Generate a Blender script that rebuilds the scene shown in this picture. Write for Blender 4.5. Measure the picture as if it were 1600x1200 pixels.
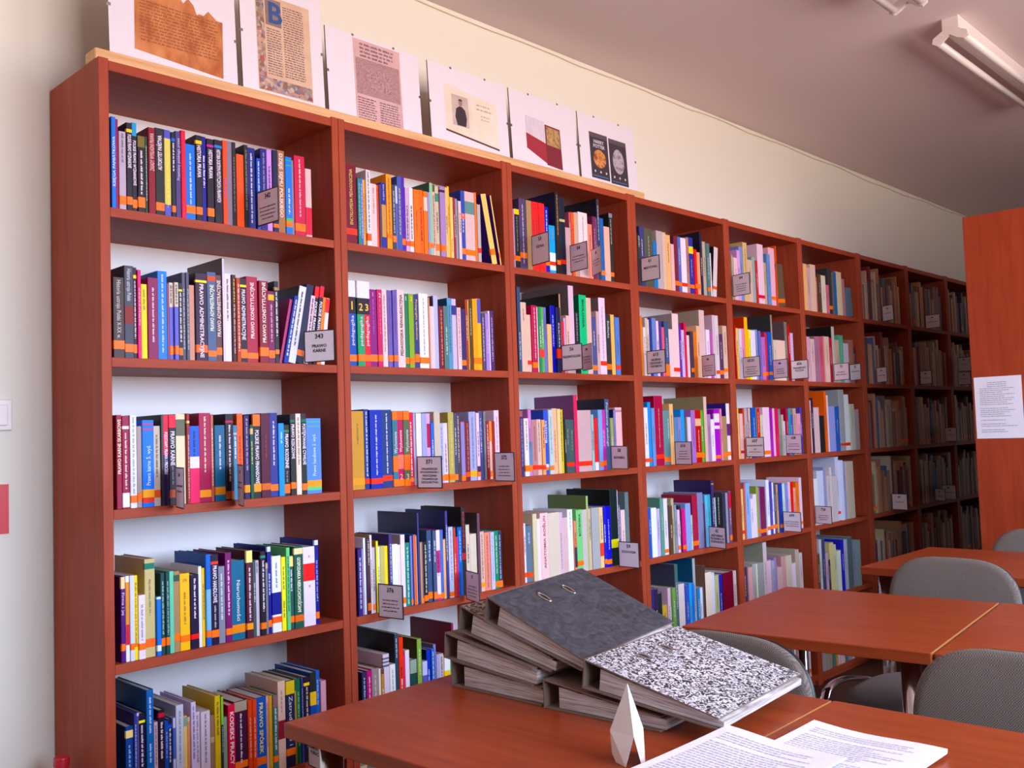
import bpy, bmesh, math, random
from mathutils import Vector, Matrix
random.seed(7)
scene = bpy.context.scene
for o in list(bpy.data.objects): bpy.data.objects.remove(o, do_unlink=True)
C = scene.collection
PI = math.pi

# ------------------------------------------------------------------ camera
cam_data = bpy.data.cameras.new('camera'); cam = bpy.data.objects.new('camera', cam_data); C.objects.link(cam)
YAW, PITCH, ROLL = 0.8007, 0.05295, -0.03387
f_ = Vector((math.sin(YAW)*math.cos(PITCH), math.cos(YAW)*math.cos(PITCH), math.sin(PITCH)))
r_ = Vector((math.cos(YAW), -math.sin(YAW), 0)); u_ = r_.cross(f_)
rr = r_*math.cos(ROLL) + u_*math.sin(ROLL); uu = -r_*math.sin(ROLL) + u_*math.cos(ROLL)
cam.matrix_world = Matrix(((rr.x, uu.x, -f_.x, -0.9199), (rr.y, uu.y, -f_.y, -2.1712), (rr.z, uu.z, -f_.z, 1.2420), (0, 0, 0, 1)))
cam_data.sensor_fit = 'HORIZONTAL'; cam_data.sensor_width = 36; cam_data.lens = 1480/1600*36
cam_data.clip_start = 0.02; cam_data.clip_end = 60
scene.camera = cam

# ------------------------------------------------------------------ sky outside, daylight at the windows, exposure
world = bpy.data.worlds.new('world'); scene.world = world; world.use_nodes = True
wnt = world.node_tree; wb = wnt.nodes['Background']
wtc = wnt.nodes.new('ShaderNodeTexCoord'); wsp = wnt.nodes.new('ShaderNodeSeparateXYZ'); wrm = wnt.nodes.new('ShaderNodeValToRGB'); wmp = wnt.nodes.new('ShaderNodeMapRange')
wnt.links.new(wtc.outputs['Generated'], wsp.inputs[0]); wnt.links.new(wsp.outputs['Z'], wmp.inputs['Value']); wmp.inputs['From Min'].default_value = -1.0
wnt.links.new(wmp.outputs[0], wrm.inputs[0]); wnt.links.new(wrm.outputs[0], wb.inputs[0])
el = wrm.color_ramp.elements; el[0].position = 0.47; el[1].position = 0.52      # sunlit ground and houses below the horizon, blue sky above
GROUND = (0.68, 0.575, 0.54); SKY = (0.64, 0.79, 1.04)
el[0].color = GROUND + (1,); el[1].color = SKY + (1,)
wb.inputs[1].default_value = 16.4
vs = scene.view_settings
vs.view_transform = 'Standard'; vs.look = 'None'; vs.gamma = 1.0; vs.use_curve_mapping = False
vs.exposure = 0.0
WINDOWS = ((-0.6, 1.5), (1.75, 3.2))      # x ranges of the window openings in the wall opposite the shelves
WIN_Y, WIN_Z0, WIN_Z1 = -3.7, 1.0, 2.6
for i, (xa, xb) in enumerate(WINDOWS):
    ld = bpy.data.lights.new('window_opening', 'AREA'); ld.shape = 'RECTANGLE'
    ld.size = xb - xa; ld.size_y = WIN_Z1 - WIN_Z0
    ld.energy = 1.0; ld.cycles.is_portal = True          # lets the sky in through the opening
    lo = bpy.data.objects.new('window_opening', ld); C.objects.link(lo)
    lo.location = ((xa + xb)/2, WIN_Y - 0.12, (WIN_Z0 + WIN_Z1)/2); lo.rotation_euler = (PI/2, 0, 0)

# ------------------------------------------------------------------ helpers: colour, materials
def lin(c): return c/12.92 if c <= 0.04045 else ((c + 0.055)/1.055)**2.4
def rgb(h):
    if len(h) == 3: v = [int(ch, 16)*17/255 for ch in h]
    else: v = [int(h[i:i+2], 16)/255 for i in (0, 2, 4)]
    return tuple(lin(x) for x in v) + (1,)
MATS = {}
def new_mat(name):
    m = bpy.data.materials.new(name); m.use_nodes = True
    nt = m.node_tree; b = nt.nodes['Principled BSDF']
    return m, nt, b
def plain(name, col, rough=0.5, metal=0.0, noise=0.06, scale=40.0, spec=0.5, coat=0.0):
    """one colour with a slight procedural unevenness"""
    key = (name, col, rough)
    if key in MATS: return MATS[key]
    m, nt, b = new_mat(name)
    c = rgb(col) if isinstance(col, str) else tuple(col) + (1,)
    tc = nt.nodes.new('ShaderNodeTexCoord'); n = nt.nodes.new('ShaderNodeTexNoise'); n.inputs['Scale'].default_value = scale
    nt.links.new(tc.outputs['Object'], n.inputs['Vector'])
    mx = nt.nodes.new('ShaderNodeMix'); mx.data_type = 'RGBA'
    mx.inputs['A'].default_value = tuple(x*(1 - noise) for x in c[:3]) + (1,)
    mx.inputs['B'].default_value = tuple(min(1, x*(1 + noise)) for x in c[:3]) + (1,)
    nt.links.new(n.outputs['Fac'], mx.inputs['Factor']); nt.links.new(mx.outputs['Result'], b.inputs['Base Color'])
    b.inputs['Roughness'].default_value = rough; b.inputs['Metallic'].default_value = metal
    b.inputs['Specular IOR Level'].default_value = spec
    if coat: b.inputs['Coat Weight'].default_value = coat; b.inputs['Coat Roughness'].default_value = 0.15
    MATS[key] = m
    return m
def wood(name, ca, cb, scale, rough=0.4, coat=0.0):
    """laminate grain stretched along one axis"""
    m, nt, b = new_mat(name)
    tc = nt.nodes.new('ShaderNodeTexCoord'); mp = nt.nodes.new('ShaderNodeMapping'); mp.inputs['Scale'].default_value = scale
    nt.links.new(tc.outputs['Object'], mp.inputs['Vector'])
    n = nt.nodes.new('ShaderNodeTexNoise'); n.inputs['Scale'].default_value = 3.0; n.inputs['Detail'].default_value = 8; n.inputs['Roughness'].default_value = 0.62
    n.inputs['Distortion'].default_value = 0.6
    nt.links.new(mp.outputs[0], n.inputs['Vector'])
    cr = nt.nodes.new('ShaderNodeValToRGB'); cr.color_ramp.elements[0].position = 0.32; cr.color_ramp.elements[1].position = 0.7
    cr.color_ramp.elements[0].color = rgb(ca); cr.color_ramp.elements[1].color = rgb(cb)
    nt.links.new(n.outputs['Fac'], cr.inputs[0]); nt.links.new(cr.outputs[0], b.inputs['Base Color'])
    b.inputs['Roughness'].default_value = rough; b.inputs['Specular IOR Level'].default_value = 0.22
    if coat: b.inputs['Coat Weight'].default_value = coat; b.inputs['Coat Roughness'].default_value = 0.12
    return m
WOOD_V = wood('cherry_laminate_upright', '98391f', 'ae492c', (14, 14, 1.2), 0.5)
WOOD_H = wood('cherry_laminate_board', '98391f', 'ae492c', (1.2, 14, 14), 0.5)
WOOD_T = wood('cherry_table_top', '903a1c', 'a94a22', (14, 1.2, 14), 0.36)
PINE = wood('pine_plank', 'd39a66', 'eabd8c', (1.0, 22, 22), 0.5)
WHITE_PANEL = plain('white_hardboard', 'ebe4e6', 0.45, noise=0.02, scale=6)
CARD = plain('lilac_card', 'f2e8f2', 0.7, noise=0.02)
BLACK_PLASTIC = plain('black_plastic', '1c1a1e', 0.4)
INK = plain('printing_ink', '2a262c', 0.7)
PAPER = plain('white_paper', 'efeaf2', 0.75, noise=0.02)
CHROME = plain('chrome', 'c8c8cc', 0.16, 1.0, noise=0.03)
PAGES = None

# ------------------------------------------------------------------ helpers: meshes and objects
class MB:
    """collects polygons of one part"""
    def __init__(s): s.v = []; s.f = []; s.m = []
    def add(s, vs, fs, mi=0):
        k = len(s.v); s.v += [tuple(v) for v in vs]
        for q in fs: s.f.append(tuple(i + k for i in q)); s.m.append(mi)
    def box(s, x0, x1, y0, y1, z0, z1, mi=0):
        s.add([(x0,y0,z0),(x1,y0,z0),(x1,y1,z0),(x0,y1,z0),(x0,y0,z1),(x1,y0,z1),(x1,y1,z1),(x0,y1,z1)],
              [(0,3,2,1),(4,5,6,7),(0,1,5,4),(1,2,6,5),(2,3,7,6),(3,0,4,7)], mi)
    def prism(s, pts, z0, z1, mi=0):
        n = len(pts)
        s.add([(x,y,z0) for x,y in pts] + [(x,y,z1) for x,y in pts],
              [tuple(range(n))[::-1], tuple(range(n, 2*n))] + [(i, (i+1) % n, n+(i+1) % n, n+i) for i in range(n)], mi)
    def tube(s, path, r, seg=10, mi=0, ry=None, cap=True):
        path = [Vector(p) for p in path]; ry = ry or r; rings = []
        up = None
        for i, p in enumerate(path):
            d = (path[min(i+1, len(path)-1)] - path[max(i-1, 0)]).normalized()
            if up is None: up = Vector((0,0,1)) if abs(d.z) < 0.9 else Vector((0,1,0))
            a = d.cross(up)
            if a.length < 1e-4: a = d.cross(Vector((1,0,0)))
            a.normalize(); b = a.cross(d).normalized(); up = b
            rings.append([p + a*r*math.cos(2*PI*k/seg) + b*ry*math.sin(2*PI*k/seg) for k in range(seg)])
        vs = [v for rg in rings for v in rg]; fs = []
        for i in range(len(rings)-1):
            for k in range(seg):
                fs.append((i*seg+k, i*seg+(k+1) % seg, (i+1)*seg+(k+1) % seg, (i+1)*seg+k))
        if cap: fs += [tuple(range(seg))[::-1], tuple(range((len(rings)-1)*seg, len(rings)*seg))]
        s.add(vs, fs, mi)
    def mesh(s, name, mats, smooth=False):
        me = bpy.data.meshes.new(name); me.from_pydata(s.v, [], s.f)
        for m in (mats if isinstance(mats, (list, tuple)) else [mats]): me.materials.append(m)
        if len(me.materials) > 1: me.polygons.foreach_set('material_index', s.m)
        if smooth: me.polygons.foreach_set('use_smooth', [True]*len(me.polygons))
        me.update()
        return me
    def build(s, name, mats, parent=None, smooth=False, loc=None, rot=None):
        o = bpy.data.objects.new(name, s.mesh(name, mats, smooth)); C.objects.link(o)
        if parent: o.parent = parent
        if loc: o.location = loc
        if rot: o.rotation_euler = rot
        return o
def bevel(o, w=0.002, seg=2, angle=0.6):
    md = o.modifiers.new('edge', 'BEVEL'); md.width = w; md.segments = seg; md.limit_method = 'ANGLE'; md.angle_limit = angle
    return o
def tag(o, label=None, cat=None, group=None, kind=None):
    if label: o['label'] = label
    if cat: o['category'] = cat
    if group: o['group'] = group
    if kind: o['kind'] = kind
    return o
def empty(name, loc=(0,0,0), rot=(0,0,0)):
    o = bpy.data.objects.new(name, None); C.objects.link(o); o.location = loc; o.rotation_euler = rot; o.empty_display_size = 0.05
    return o
def copy_tree(o, parent=None):
    c = o.copy(); C.objects.link(c); c.parent = parent
    for ch in [x for x in bpy.data.objects if x.parent == o]: copy_tree(ch, c)
    return c

# ------------------------------------------------------------------ helpers: lettering (flat glyph outlines of the built-in font)
CHARS = 'ABCDEFGHIJKLMNOPQRSTUVWXYZabcdefghijklmnopqrstuvwxyz0123456789ĄĆĘŁŃÓŚŹŻąćęłńóśźż.-,:'
def make_glyphs(offset):
    objs = []
    for ch in CHARS + '|':
        for t in (ch, ch + '|'):
            cu = bpy.data.curves.new('glyph', 'FONT'); cu.body = t; cu.resolution_u = 2; cu.fill_mode = 'FRONT'; cu.offset = offset
            o = bpy.data.objects.new('glyph', cu); C.objects.link(o); objs.append((t, o))
    dg = bpy.context.evaluated_depsgraph_get(); res = {}; mx = {}
    for t, o in objs:
        me = o.evaluated_get(dg).to_mesh()
        vs = [tuple(v.co) for v in me.vertices]; fs = [tuple(p.vertices) for p in me.polygons]
        mx[t] = max([v[0] for v in vs] or [0])
        if len(t) == 1: res[t] = (vs, fs)
        o.evaluated_get(dg).to_mesh_clear()
    for t, o in objs:
        cu = o.data; bpy.data.objects.remove(o, do_unlink=True); bpy.data.curves.remove(cu)
    bar = mx['|']
    return {ch: (res[ch][0], res[ch][1], mx[ch + '|'] - bar) for ch in CHARS}
GLY = make_glyphs(0.0); GLYB = make_glyphs(0.022)
CAP = max(v[1] for v in GLY['H'][0])
def text_geo(t, bold=False):
    """vertices and faces of one line, cap height 1, starting at x = 0; and its length"""
    g = GLYB if bold else GLY; V = []; F = []; x = 0.0
    for ch in t:
        if ch == ' ' or ch not in g: x += 0.32; continue
        vs, fs, adv = g[ch]; k = len(V)
        V += [(v[0] + x, v[1]) for v in vs]; F += [tuple(i + k for i in f) for f in fs]; x += adv
    return [(a/CAP, b/CAP) for a, b in V], F, x/CAP
def dash_geo(L, h, rnd):
    """print too small to read: a run of letter-sized ticks, in words"""
    V = []; F = []; x = 0.0
    cw = max(0.0011, h*0.42)
    left = rnd.randint(3, 9)
    while x + cw < L:
        if left == 0: x += cw*1.3; left = rnd.randint(3, 9); continue
        k = len(V); y1 = h*(1.0 if rnd.random() < 0.3 else 0.72)
        V += [(x, 0), (x + cw*0.72, 0), (x + cw*0.72, y1), (x, y1)]; F.append((k, k+1, k+2, k+3))
        x += cw; left -= 1
    return V, F

# ------------------------------------------------------------------ room shell
X0, X1, Y0, Y1, H = -3.2, 7.6, WIN_Y, 0.302, 2.79
def plaster(name, col, bump=0.05):
    m, nt, b = new_mat(name)
    tc = nt.nodes.new('ShaderNodeTexCoord'); n = nt.nodes.new('ShaderNodeTexNoise'); n.inputs['Scale'].default_value = 1.3; n.inputs['Detail'].default_value = 4
    n2 = nt.nodes.new('ShaderNodeTexNoise'); n2.inputs['Scale'].default_value = 160
    nt.links.new(tc.outputs['Object'], n.inputs['Vector']); nt.links.new(tc.outputs['Object'], n2.inputs['Vector'])
    mx = nt.nodes.new('ShaderNodeMix'); mx.data_type = 'RGBA'; c = rgb(col)
    mx.inputs['A'].default_value = tuple(x*0.95 for x in c[:3]) + (1,); mx.inputs['B'].default_value = c
    nt.links.new(n.outputs['Fac'], mx.inputs['Factor']); nt.links.new(mx.outputs['Result'], b.inputs['Base Color'])
    bp = nt.nodes.new('ShaderNodeBump'); bp.inputs['Strength'].default_value = bump; bp.inputs['Distance'].default_value = 0.002
    nt.links.new(n2.outputs['Fac'], bp.inputs['Height']); nt.links.new(bp.outputs[0], b.inputs['Normal'])
    b.inputs['Roughness'].default_value = 0.9; b.inputs['Specular IOR Level'].default_value = 0.2
    return m
WALL = plaster('cream_wall_paint', 'f0eadc'); CEIL = plaster('ceiling_paint', 'e9d8d6')
FLOOR = wood('brown_floor', '4a2d22', '5d3a2a', (1.0, 8, 8), 0.5)
def struct(name, mb, mat): o = mb.build(name, mat); o['kind'] = 'structure'; return o
m = MB(); m.box(X0, X1, Y0, Y1, -0.1, 0.0); struct('floor', m, FLOOR)
m = MB(); m.box(X0, X1, Y0, Y1, H, H + 0.1); struct('ceiling', m, CEIL)
m = MB(); m.box(X0, X1, Y1, Y1 + 0.15, 0, H); struct('wall_back', m, WALL)
m = MB(); m.box(X0 - 0.15, X0, Y0, Y1, 0, H); struct('wall_left', m, WALL)
m = MB(); m.box(X1, X1 + 0.15, Y0, Y1, 0, H); struct('wall_right', m, WALL)
m = MB(); m.box(X0, X1, Y0 - 0.15, Y0, 0, WIN_Z0); m.box(X0, X1, Y0 - 0.15, Y0, WIN_Z1, H)
edges = [X0] + [e for w in WINDOWS for e in w] + [X1]
for i in range(0, len(edges), 2): m.box(edges[i], edges[i+1], Y0 - 0.15, Y0, WIN_Z0, WIN_Z1)
struct('wall_front', m, WALL)
WIN_FRAME = plain('white_window_paint', 'e8e8e8', 0.4)
for i, (xa, xb) in enumerate(WINDOWS):
    m = MB(); t = 0.05; ya, yb = Y0 - 0.08, Y0 - 0.03
    m.box(xa, xa + t, ya, yb, WIN_Z0, WIN_Z1); m.box(xb - t, xb, ya, yb, WIN_Z0, WIN_Z1)
    m.box(xa + t, xb - t, ya, yb, WIN_Z0, WIN_Z0 + t); m.box(xa + t, xb - t, ya, yb, WIN_Z1 - t, WIN_Z1)
    m.box((xa+xb)/2 - t/2, (xa+xb)/2 + t/2, ya, yb, WIN_Z0 + t, WIN_Z1 - t)
    struct('window_%d' % (i + 1), m, WIN_FRAME)

# ------------------------------------------------------------------ bookcases: nine bays along the back wall
XL = [0.0, 0.67, 1.351, 2.0395, 2.72, 3.391, 4.0568, 4.7027, 5.336, 5.985]
XR = [0.6254, 1.3044, 1.9877, 2.675, 3.3458, 4.004, 4.6555, 5.288, 5.937, 6.586]
SHELF_Z = [1.80, 1.45, 1.10, 0.75, 0.40, 0.05]
CASE_TOP, DEPTH, TH = 2.150, 0.296, 0.0224
ORD = ['first', 'second', 'third', 'fourth', 'fifth', 'sixth', 'seventh', 'eighth', 'ninth', 'tenth']
NB = len(XL)
for k in range(NB):
    pl = XL[k] - 0.024 if k == 0 else (XL[k] + XR[k-1])/2 + 0.0006
    pr = XR[k] + 0.024 if k == NB-1 else (XR[k] + XL[k+1])/2 - 0.0006
    root = empty('bookcase', (XL[k], 0, 0)); ox = XL[k]
    tag(root, '%s cherry laminate bookcase bay counted from the bare cream wall' % ORD[k], 'bookcase', 'wall bookcase bays')
    for a, b in ((pl, XL[k]), (XR[k], pr)):
        m = MB(); m.box(a - ox, b - ox, 0, DEPTH, 0, CASE_TOP + 0.002); bevel(m.build('side_panel', WOOD_V, root), 0.0012, 1)
    m = MB(); m.box(0, XR[k] - ox, 0.001, DEPTH, 2.124, CASE_TOP - 0.002); bevel(m.build('top_board', WOOD_H, root), 0.001, 1)
    for z in SHELF_Z:
        m = MB(); m.box(0, XR[k] - ox, 0.001, DEPTH - 0.012, z - TH, z); bevel(m.build('shelf', WOOD_H, root), 0.001, 1)
    m = MB(); m.box(0, XR[k] - ox, DEPTH - 0.010, DEPTH - 0.004, 0.03, 2.124); m.build('back_panel', WHITE_PANEL, root)
    m = MB(); m.box(0, XR[k] - ox, 0.02, 0.036, 0, 0.05 - TH); m.build('plinth', WOOD_H, root)
m = MB(); m.box(-0.022, 2.135, 0.022, 0.080, CASE_TOP + 0.003, CASE_TOP + 0.031)
tag(bevel(m.build('pine_plank', PINE), 0.002, 1), 'long pale pine plank lying on top of the bookcases under the pictures', 'plank')
# ------------------------------------------------------------------ what stands on the shelves, measured in millimetres
BOOKS = [  # bay, row, x mm, width mm, height mm, colour, lean degrees, spine features
(1,1,7.8,11.2,218,'37D',0,[('u','CDF',52,171,'KSIĘGA PAMIĄTKOWA')],1),
(1,1,19.0,6.8,215,'935',0,[],2),
(1,1,25.8,17.1,187,'BAB',0,[('o','F72',12,33),('d','767',111,182)],3),
(1,1,42.9,15.0,211,'212',0,[('b','FC2',188,196),('t','EDE',102,183,'POLSKIE PRAWO WYZNANIOWE'),('o','F72',14,33)],4),
(1,1,57.9,12.8,215,'212',0,[('b','29C',183,215),('t','EDE',63,172,'POLSKIE PRAWO WYZNANIOWE'),('o','F72',9,29)],5),
(1,1,70.6,18.8,186,'212',0,[('b','763',158,185),('d','EDE',42,150),('o','F72',12,37)],6),
(1,1,89.4,7.1,187,'243',0,[('d','BBB',30,164)],7),
(1,1,96.5,17.9,211,'823',0,[('u','DAA',105,197,'ZASADY WYKŁADNI PRAWA')],8),
(1,1,114.4,22.9,214,'222',0,[('u','EDE',111,196,'AUTORYTET PAŃSTWA'),('o','F72',11,31)],9),
(1,1,137.3,17.1,214,'66B',0,[('b','DC7',29,193),('d','ED4',20,134)],10),
(1,1,154.5,11.1,211,'223',0,[('b','26C',188,196),('d','EDE',112,184),('o','F72',12,28)],11),
(1,1,165.6,13.7,216,'547',0,[('u','CCE',93,199,'Przemiany polskiego prawa')],12),
(1,1,179.2,12.5,220,'D45',0,[],13),
(1,1,191.8,26.6,190,'37D',0,[('d','CDF',38,167),('o','F72',16,36)],14),
(1,1,218.4,18.0,217,'212',0,[('b','FC2',195,204),('t','EDE',110,192,'HISTORIA PRAWA'),('o','F72',16,35)],15),
(1,1,236.4,13.0,218,'338',0,[('d','EDE',85,169)],16),
(1,1,249.4,19.7,215,'212',0,[('b','B29',194,200),('t','EDE',113,187,'HISTORIA PRAWA'),('o','F72',16,37)],17),
(1,1,269.0,22.6,216,'212',0,[('b','48C',195,202),('t','EDE',55,191,'HISTORIA DOKTRYN POLITYCZNYCH I PRAWNYCH')],18),
(1,1,291.6,12.5,218,'E53',0,[('d','A5A',69,119)],19),
(1,1,304.1,16.2,220,'878',0,[],20),
(1,1,320.3,11.5,220,'222',0,[('d','766',36,181)],21),
(1,1,331.8,21.5,191,'F52',0,[],22),
(1,1,353.3,11.7,219,'222',0,[('d','876',46,205)],23),
(1,1,365.0,24.2,216,'337',0,[('d','DDE',15,201)],24),
(1,1,389.1,11.9,190,'35B',0,[('d','CDE',99,181)],25),
(1,1,401.0,20.1,219,'337',0,[('d','98B',102,208)],26),
(1,1,421.1,15.9,220,'C9D',0,[('d','427',105,175)],27),
(1,1,437.0,17.5,221,'224',0,[('o','F72',12,22)],28),
(1,1,454.5,23.7,226,'A75',0,[('t','EDD',43,218,'DZIEJE SEJMU POLSKIEGO')],29),
(1,1,478.2,21.0,212,'58D',0,[('b','4A8',201,204),('b','4A8',187,190),('o','F72',20,36),('b','5B6',36,44),('d','DDF',54,125)],30),
(1,1,506.1,34.2,221,'C14',0,[('d','ECC',51,211),('o','F72',13,34)],32),
(1,1,540.3,20.1,190,'DBB',0,[('b','D45',6,82)],33),
(1,2,7.1,26.9,188,'433',0,[('t','DCC',44,182,'Historia ustroju Polski X-XX w.'),('o','F72',20,40)],1),
(1,2,34.0,22.8,218,'445',0,[('t','DDD',134,211,'Historia ustroju Polski'),('b','822',80,123),('o','F72',14,33)],2),
(1,2,56.8,9.2,216,'312',0,[('b','FD3',190,198),('d','EDE',46,183),('o','F72',12,33)],3),
(1,2,66.0,9.3,211,'D58',0,[('d','FBC',77,168)],4),
(1,2,75.3,15.2,178,'FD4',0,[('d','A82',114,165)],5),
(1,2,90.5,26.0,195,'825',0,[('d','ECD',37,171)],6),
(1,2,116.5,24.0,214,'48E',0,[('d','CDF',13,206)],7),
(1,2,145.4,11.0,188,'77C',0,[('b','DCB',128,188),('d','334',133,182),('o','F72',12,33)],9),
(1,2,156.4,11.0,189,'77C',0,[('b','DCB',129,189),('d','334',134,183),('o','F72',13,34)],10),
(1,2,167.4,11.1,188,'222',0,[('b','FD3',168,173),('d','EDE',42,165),('o','F72',11,29)],11),
(1,2,178.5,10.0,216,'556',0,[('d','BBC',24,176)],12),
(1,2,188.5,8.8,217,'556',0,[('d','BBC',24,176)],13),
(1,2,197.2,15.1,187,'C98',0,[],14),
(1,2,212.4,32.0,218,'313',0,[('b','FD3',195,201),('t','EDE',7,192,'PRAWO ADMINISTRACYJNE'),('o','F62',20,39)],15),
(1,2,244.3,24.7,224,'568',0,[('b','C53',201,214),('u','EEC',75,192,'PRAWO ADMINISTRACYJNE'),('o','F72',11,26)],16),
(1,2,269.0,17.1,219,'644',0,[('u','DCC',62,206,'PRAWO ADMINISTRACYJNE'),('o','F72',16,35)],17),
(1,2,292.2,19.8,225,'EDE',0,[('d','655',104,211)],19),
(1,2,312.0,11.4,223,'422',0,[('d','DB4',152,212),('d','CAA',17,147)],20),
(1,2,323.4,11.5,216,'B54',0,[('d','ECC',25,200)],21),
(1,2,334.8,20.3,216,'212',0,[('b','FD3',194,200),('t','EDE',57,188,'PRAWO ADMINISTRACYJNE'),('o','F72',10,33)],22),
(1,2,355.1,33.8,224,'A45',0,[('u','EDD',62,209,'PRAWO KONSTYTUCYJNE'),('o','F72',10,25)],23),
(1,2,388.9,26.9,215,'823',0,[('u','EDD',52,212,'PRAWO KONSTYTUCYJNE'),('o','F72',17,40)],24),
(1,2,415.9,19.7,190,'725',0,[('b','FB5',166,181),('d','DAB',53,155),('o','F72',13,33)],25),
(1,2,435.6,13.8,218,'222',0,[('b','A86',194,202),('d','EDE',70,189),('o','F72',24,36)],26),
(1,2,458.6,14.6,186,'349',12,[('d','DDF',18,175)],28),
(1,2,473.2,22.9,213,'DDE',11,[('s','223'),('d','334',46,198)],29),
(1,2,496.1,25.4,220,'224',11,[('o','F72',20,36)],30),
(1,2,521.6,14.5,190,'ECD',9,[('d','423',48,182)],31),
(1,2,536.0,14.6,219,'212',8,[('b','E23',185,216),('t','EDE',48,174,'POLSKIE PRAWO KARNE')],32),
(1,2,550.6,14.7,220,'212',8,[('b','E23',187,218),('t','EDE',49,175,'POLSKIE PRAWO KARNE')],33),
(1,2,565.3,14.8,189,'F84',7,[],34),
(1,2,580.2,13.3,187,'EDD',7,[('b','E33',146,186)],35),
(1,3,13.0,13.4,217,'924',0,[('u','EDB',80,207,'PRAWO KARNE SKARBOWE')],1),
(1,3,26.4,17.5,214,'924',0,[('b','EDE',184,191),('d','ECC',44,175),('b','EEE',3,36)],2),
(1,3,43.9,15.9,216,'EEF',0,[('d','A9A',32,211),('o','F72',12,29)],3),
(1,3,59.8,11.9,190,'A99',0,[('o','F72',15,35)],4),
(1,3,71.7,29.1,204,'58E',0,[('b','D35',193,196),('b','D35',181,184),('u','DEF',50,145,'Prawo karne 5. wyd.'),('o','FA1',22,41),('b','E43',10,22)],5),
(1,3,100.8,17.7,190,'CBA',0,[('d','655',67,169),('o','E51',20,38)],6),
(1,3,123.7,14.4,217,'325',0,[('b','D24',120,216),('t','EDE',74,175,'PODSTAWY PRAWA I PROCESU')],8),
(1,3,138.1,19.3,217,'212',0,[('b','E24',185,216),('t','EDE',94,177,'PRAWO KARNE'),('d','778',48,92),('o','A42',17,36)],9),
(1,3,157.4,25.3,218,'EDB',0,[('b','665',165,205)],10),
(1,3,182.7,8.7,219,'944',0,[('b','EC8',195,201),('d','DBA',11,167)],11),
(1,3,191.3,26.3,188,'36D',0,[('b','EDE',85,113),('b','E36',0,85),('d','224',113,176)],12),
(1,3,217.6,31.9,220,'A35',0,[('d','EDB',71,211),('o','F92',12,30)],13),
(1,3,257.3,28.7,189,'368',0,[('d','EDE',76,163),('o','D82',16,35)],15),
(1,3,286.0,23.0,217,'212',0,[('b','B24',195,200),('d','EDE',46,189),('o','B52',3,23)],16),
(1,3,309.0,12.1,188,'58A',0,[('b','CBA',164,169),('d','EEE',103,159)],17),
(1,3,321.0,17.6,218,'F63',0,[('d','922',74,161)],18),
(1,3,338.6,16.4,213,'325',0,[('d','B9B',68,205),('o','F91',16,35)],19),
(1,3,355.0,9.6,189,'254',0,[('b','DB8',164,179),('d','DC8',87,146)],20),
(1,3,364.6,22.8,216,'222',0,[('b','F73',185,215),('t','EDE',37,175,'POLSKIE PRAWO FINANSOWE'),('o','F91',16,37)],21),
(1,3,387.4,28.2,218,'513',0,[('d','833',95,162),('o','D62',19,36)],22),
(1,3,415.6,24.3,219,'448',0,[('d','EDE',81,197),('o','F72',15,32)],23),
(1,3,439.9,17.4,191,'49E',0,[('d','BDF',136,168)],24),
(1,3,457.3,18.4,187,'222',0,[('b','475',167,173),('t','EDE',72,163,'PRAWO RODZINNE'),('d','988',34,64),('o','F72',6,30)],25),
(1,3,475.7,16.3,215,'222',0,[('b','265',193,200),('t','EDE',96,188,'PRAWO RZECZOWE'),('o','F72',17,34)],26),
(1,3,492.0,16.4,216,'EDC',0,[('d','867',78,206)],27),
(1,3,508.4,16.6,216,'222',0,[('b','265',193,201),('t','EDE',79,189,'POSTĘPOWANIE CYWILNE'),('o','F72',11,29)],28),
(1,3,525.0,47.5,203,'79E',0,[('b','5B8',192,195),('b','5B8',180,182),('u','DEF',47,161,'Prawo handlowe 2. wyd.'),('o','F91',18,36),('b','7C8',9,18)],29),
(1,4,18.8,10.5,195,'527',0,[('b','FDA',167,194),('t','EDE',106,160,'Firma i jej'),('o','F72',26,42)],1),
(1,4,29.3,9.4,195,'EEE',0,[('b','E95',84,181),('b','D45',38,84)],2),
(1,4,38.8,10.7,195,'DDF',0,[('o','F72',25,40)],3),
(1,4,49.4,9.5,194,'FD5',0,[('d','864',34,178),('o','F72',30,38)],4),
(1,4,59.0,16.8,147,'EDE',0,[('d','989',41,125),('o','F72',21,36)],5),
(1,4,75.8,25.6,228,'CB8',0,[('b','276',204,218),('d','975',94,181),('o','F74',23,43)],6),
(1,4,101.5,11.1,138,'37D',0,[('b','EEE',132,137),('b','EEE',11,25)],7),
(1,4,112.6,11.2,191,'244',0,[('d','9BB',46,172),('o','F72',20,39)],8),
(1,4,123.8,10.0,192,'244',0,[('d','9BB',44,171),('o','F72',21,40)],9),
(1,4,133.8,11.3,193,'7CA',0,[],10),
(1,4,145.1,16.5,191,'A86',0,[('b','354',167,182),('o','F72',26,43)],11),
(1,4,161.7,25.8,183,'FB1',0,[('t','B62',163,170,'KPC'),('d','962',61,138),('o','F72',20,36)],12),
(1,4,187.4,22.2,177,'213',0,[('d','EDE',71,168),('o','E44',23,35)],13),
(1,4,209.7,9.3,195,'EEF',0,[],14),
(1,4,218.9,8.0,190,'FC5',0,[('d','864',65,151)],15),
(1,4,226.9,13.4,222,'26C',0,[('b','8BD',38,137),('o','F72',21,37)],16),
(1,4,240.3,21.6,219,'213',0,[('b','E43',196,203),('t','EDE',102,193,'PRAWO HANDLOWE'),('d','BBB',40,95),('o','F72',18,36)],17),
(1,4,261.9,18.5,188,'889',0,[('d','DDE',56,170)],18),
(1,4,280.4,18.0,220,'726',0,[('d','ECE',63,201),('o','F72',17,33)],19),
(1,4,298.4,38.0,197,'268',0,[('t','EEE',46,149,'Nieruchomości'),('o','E81',17,38)],20),
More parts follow.
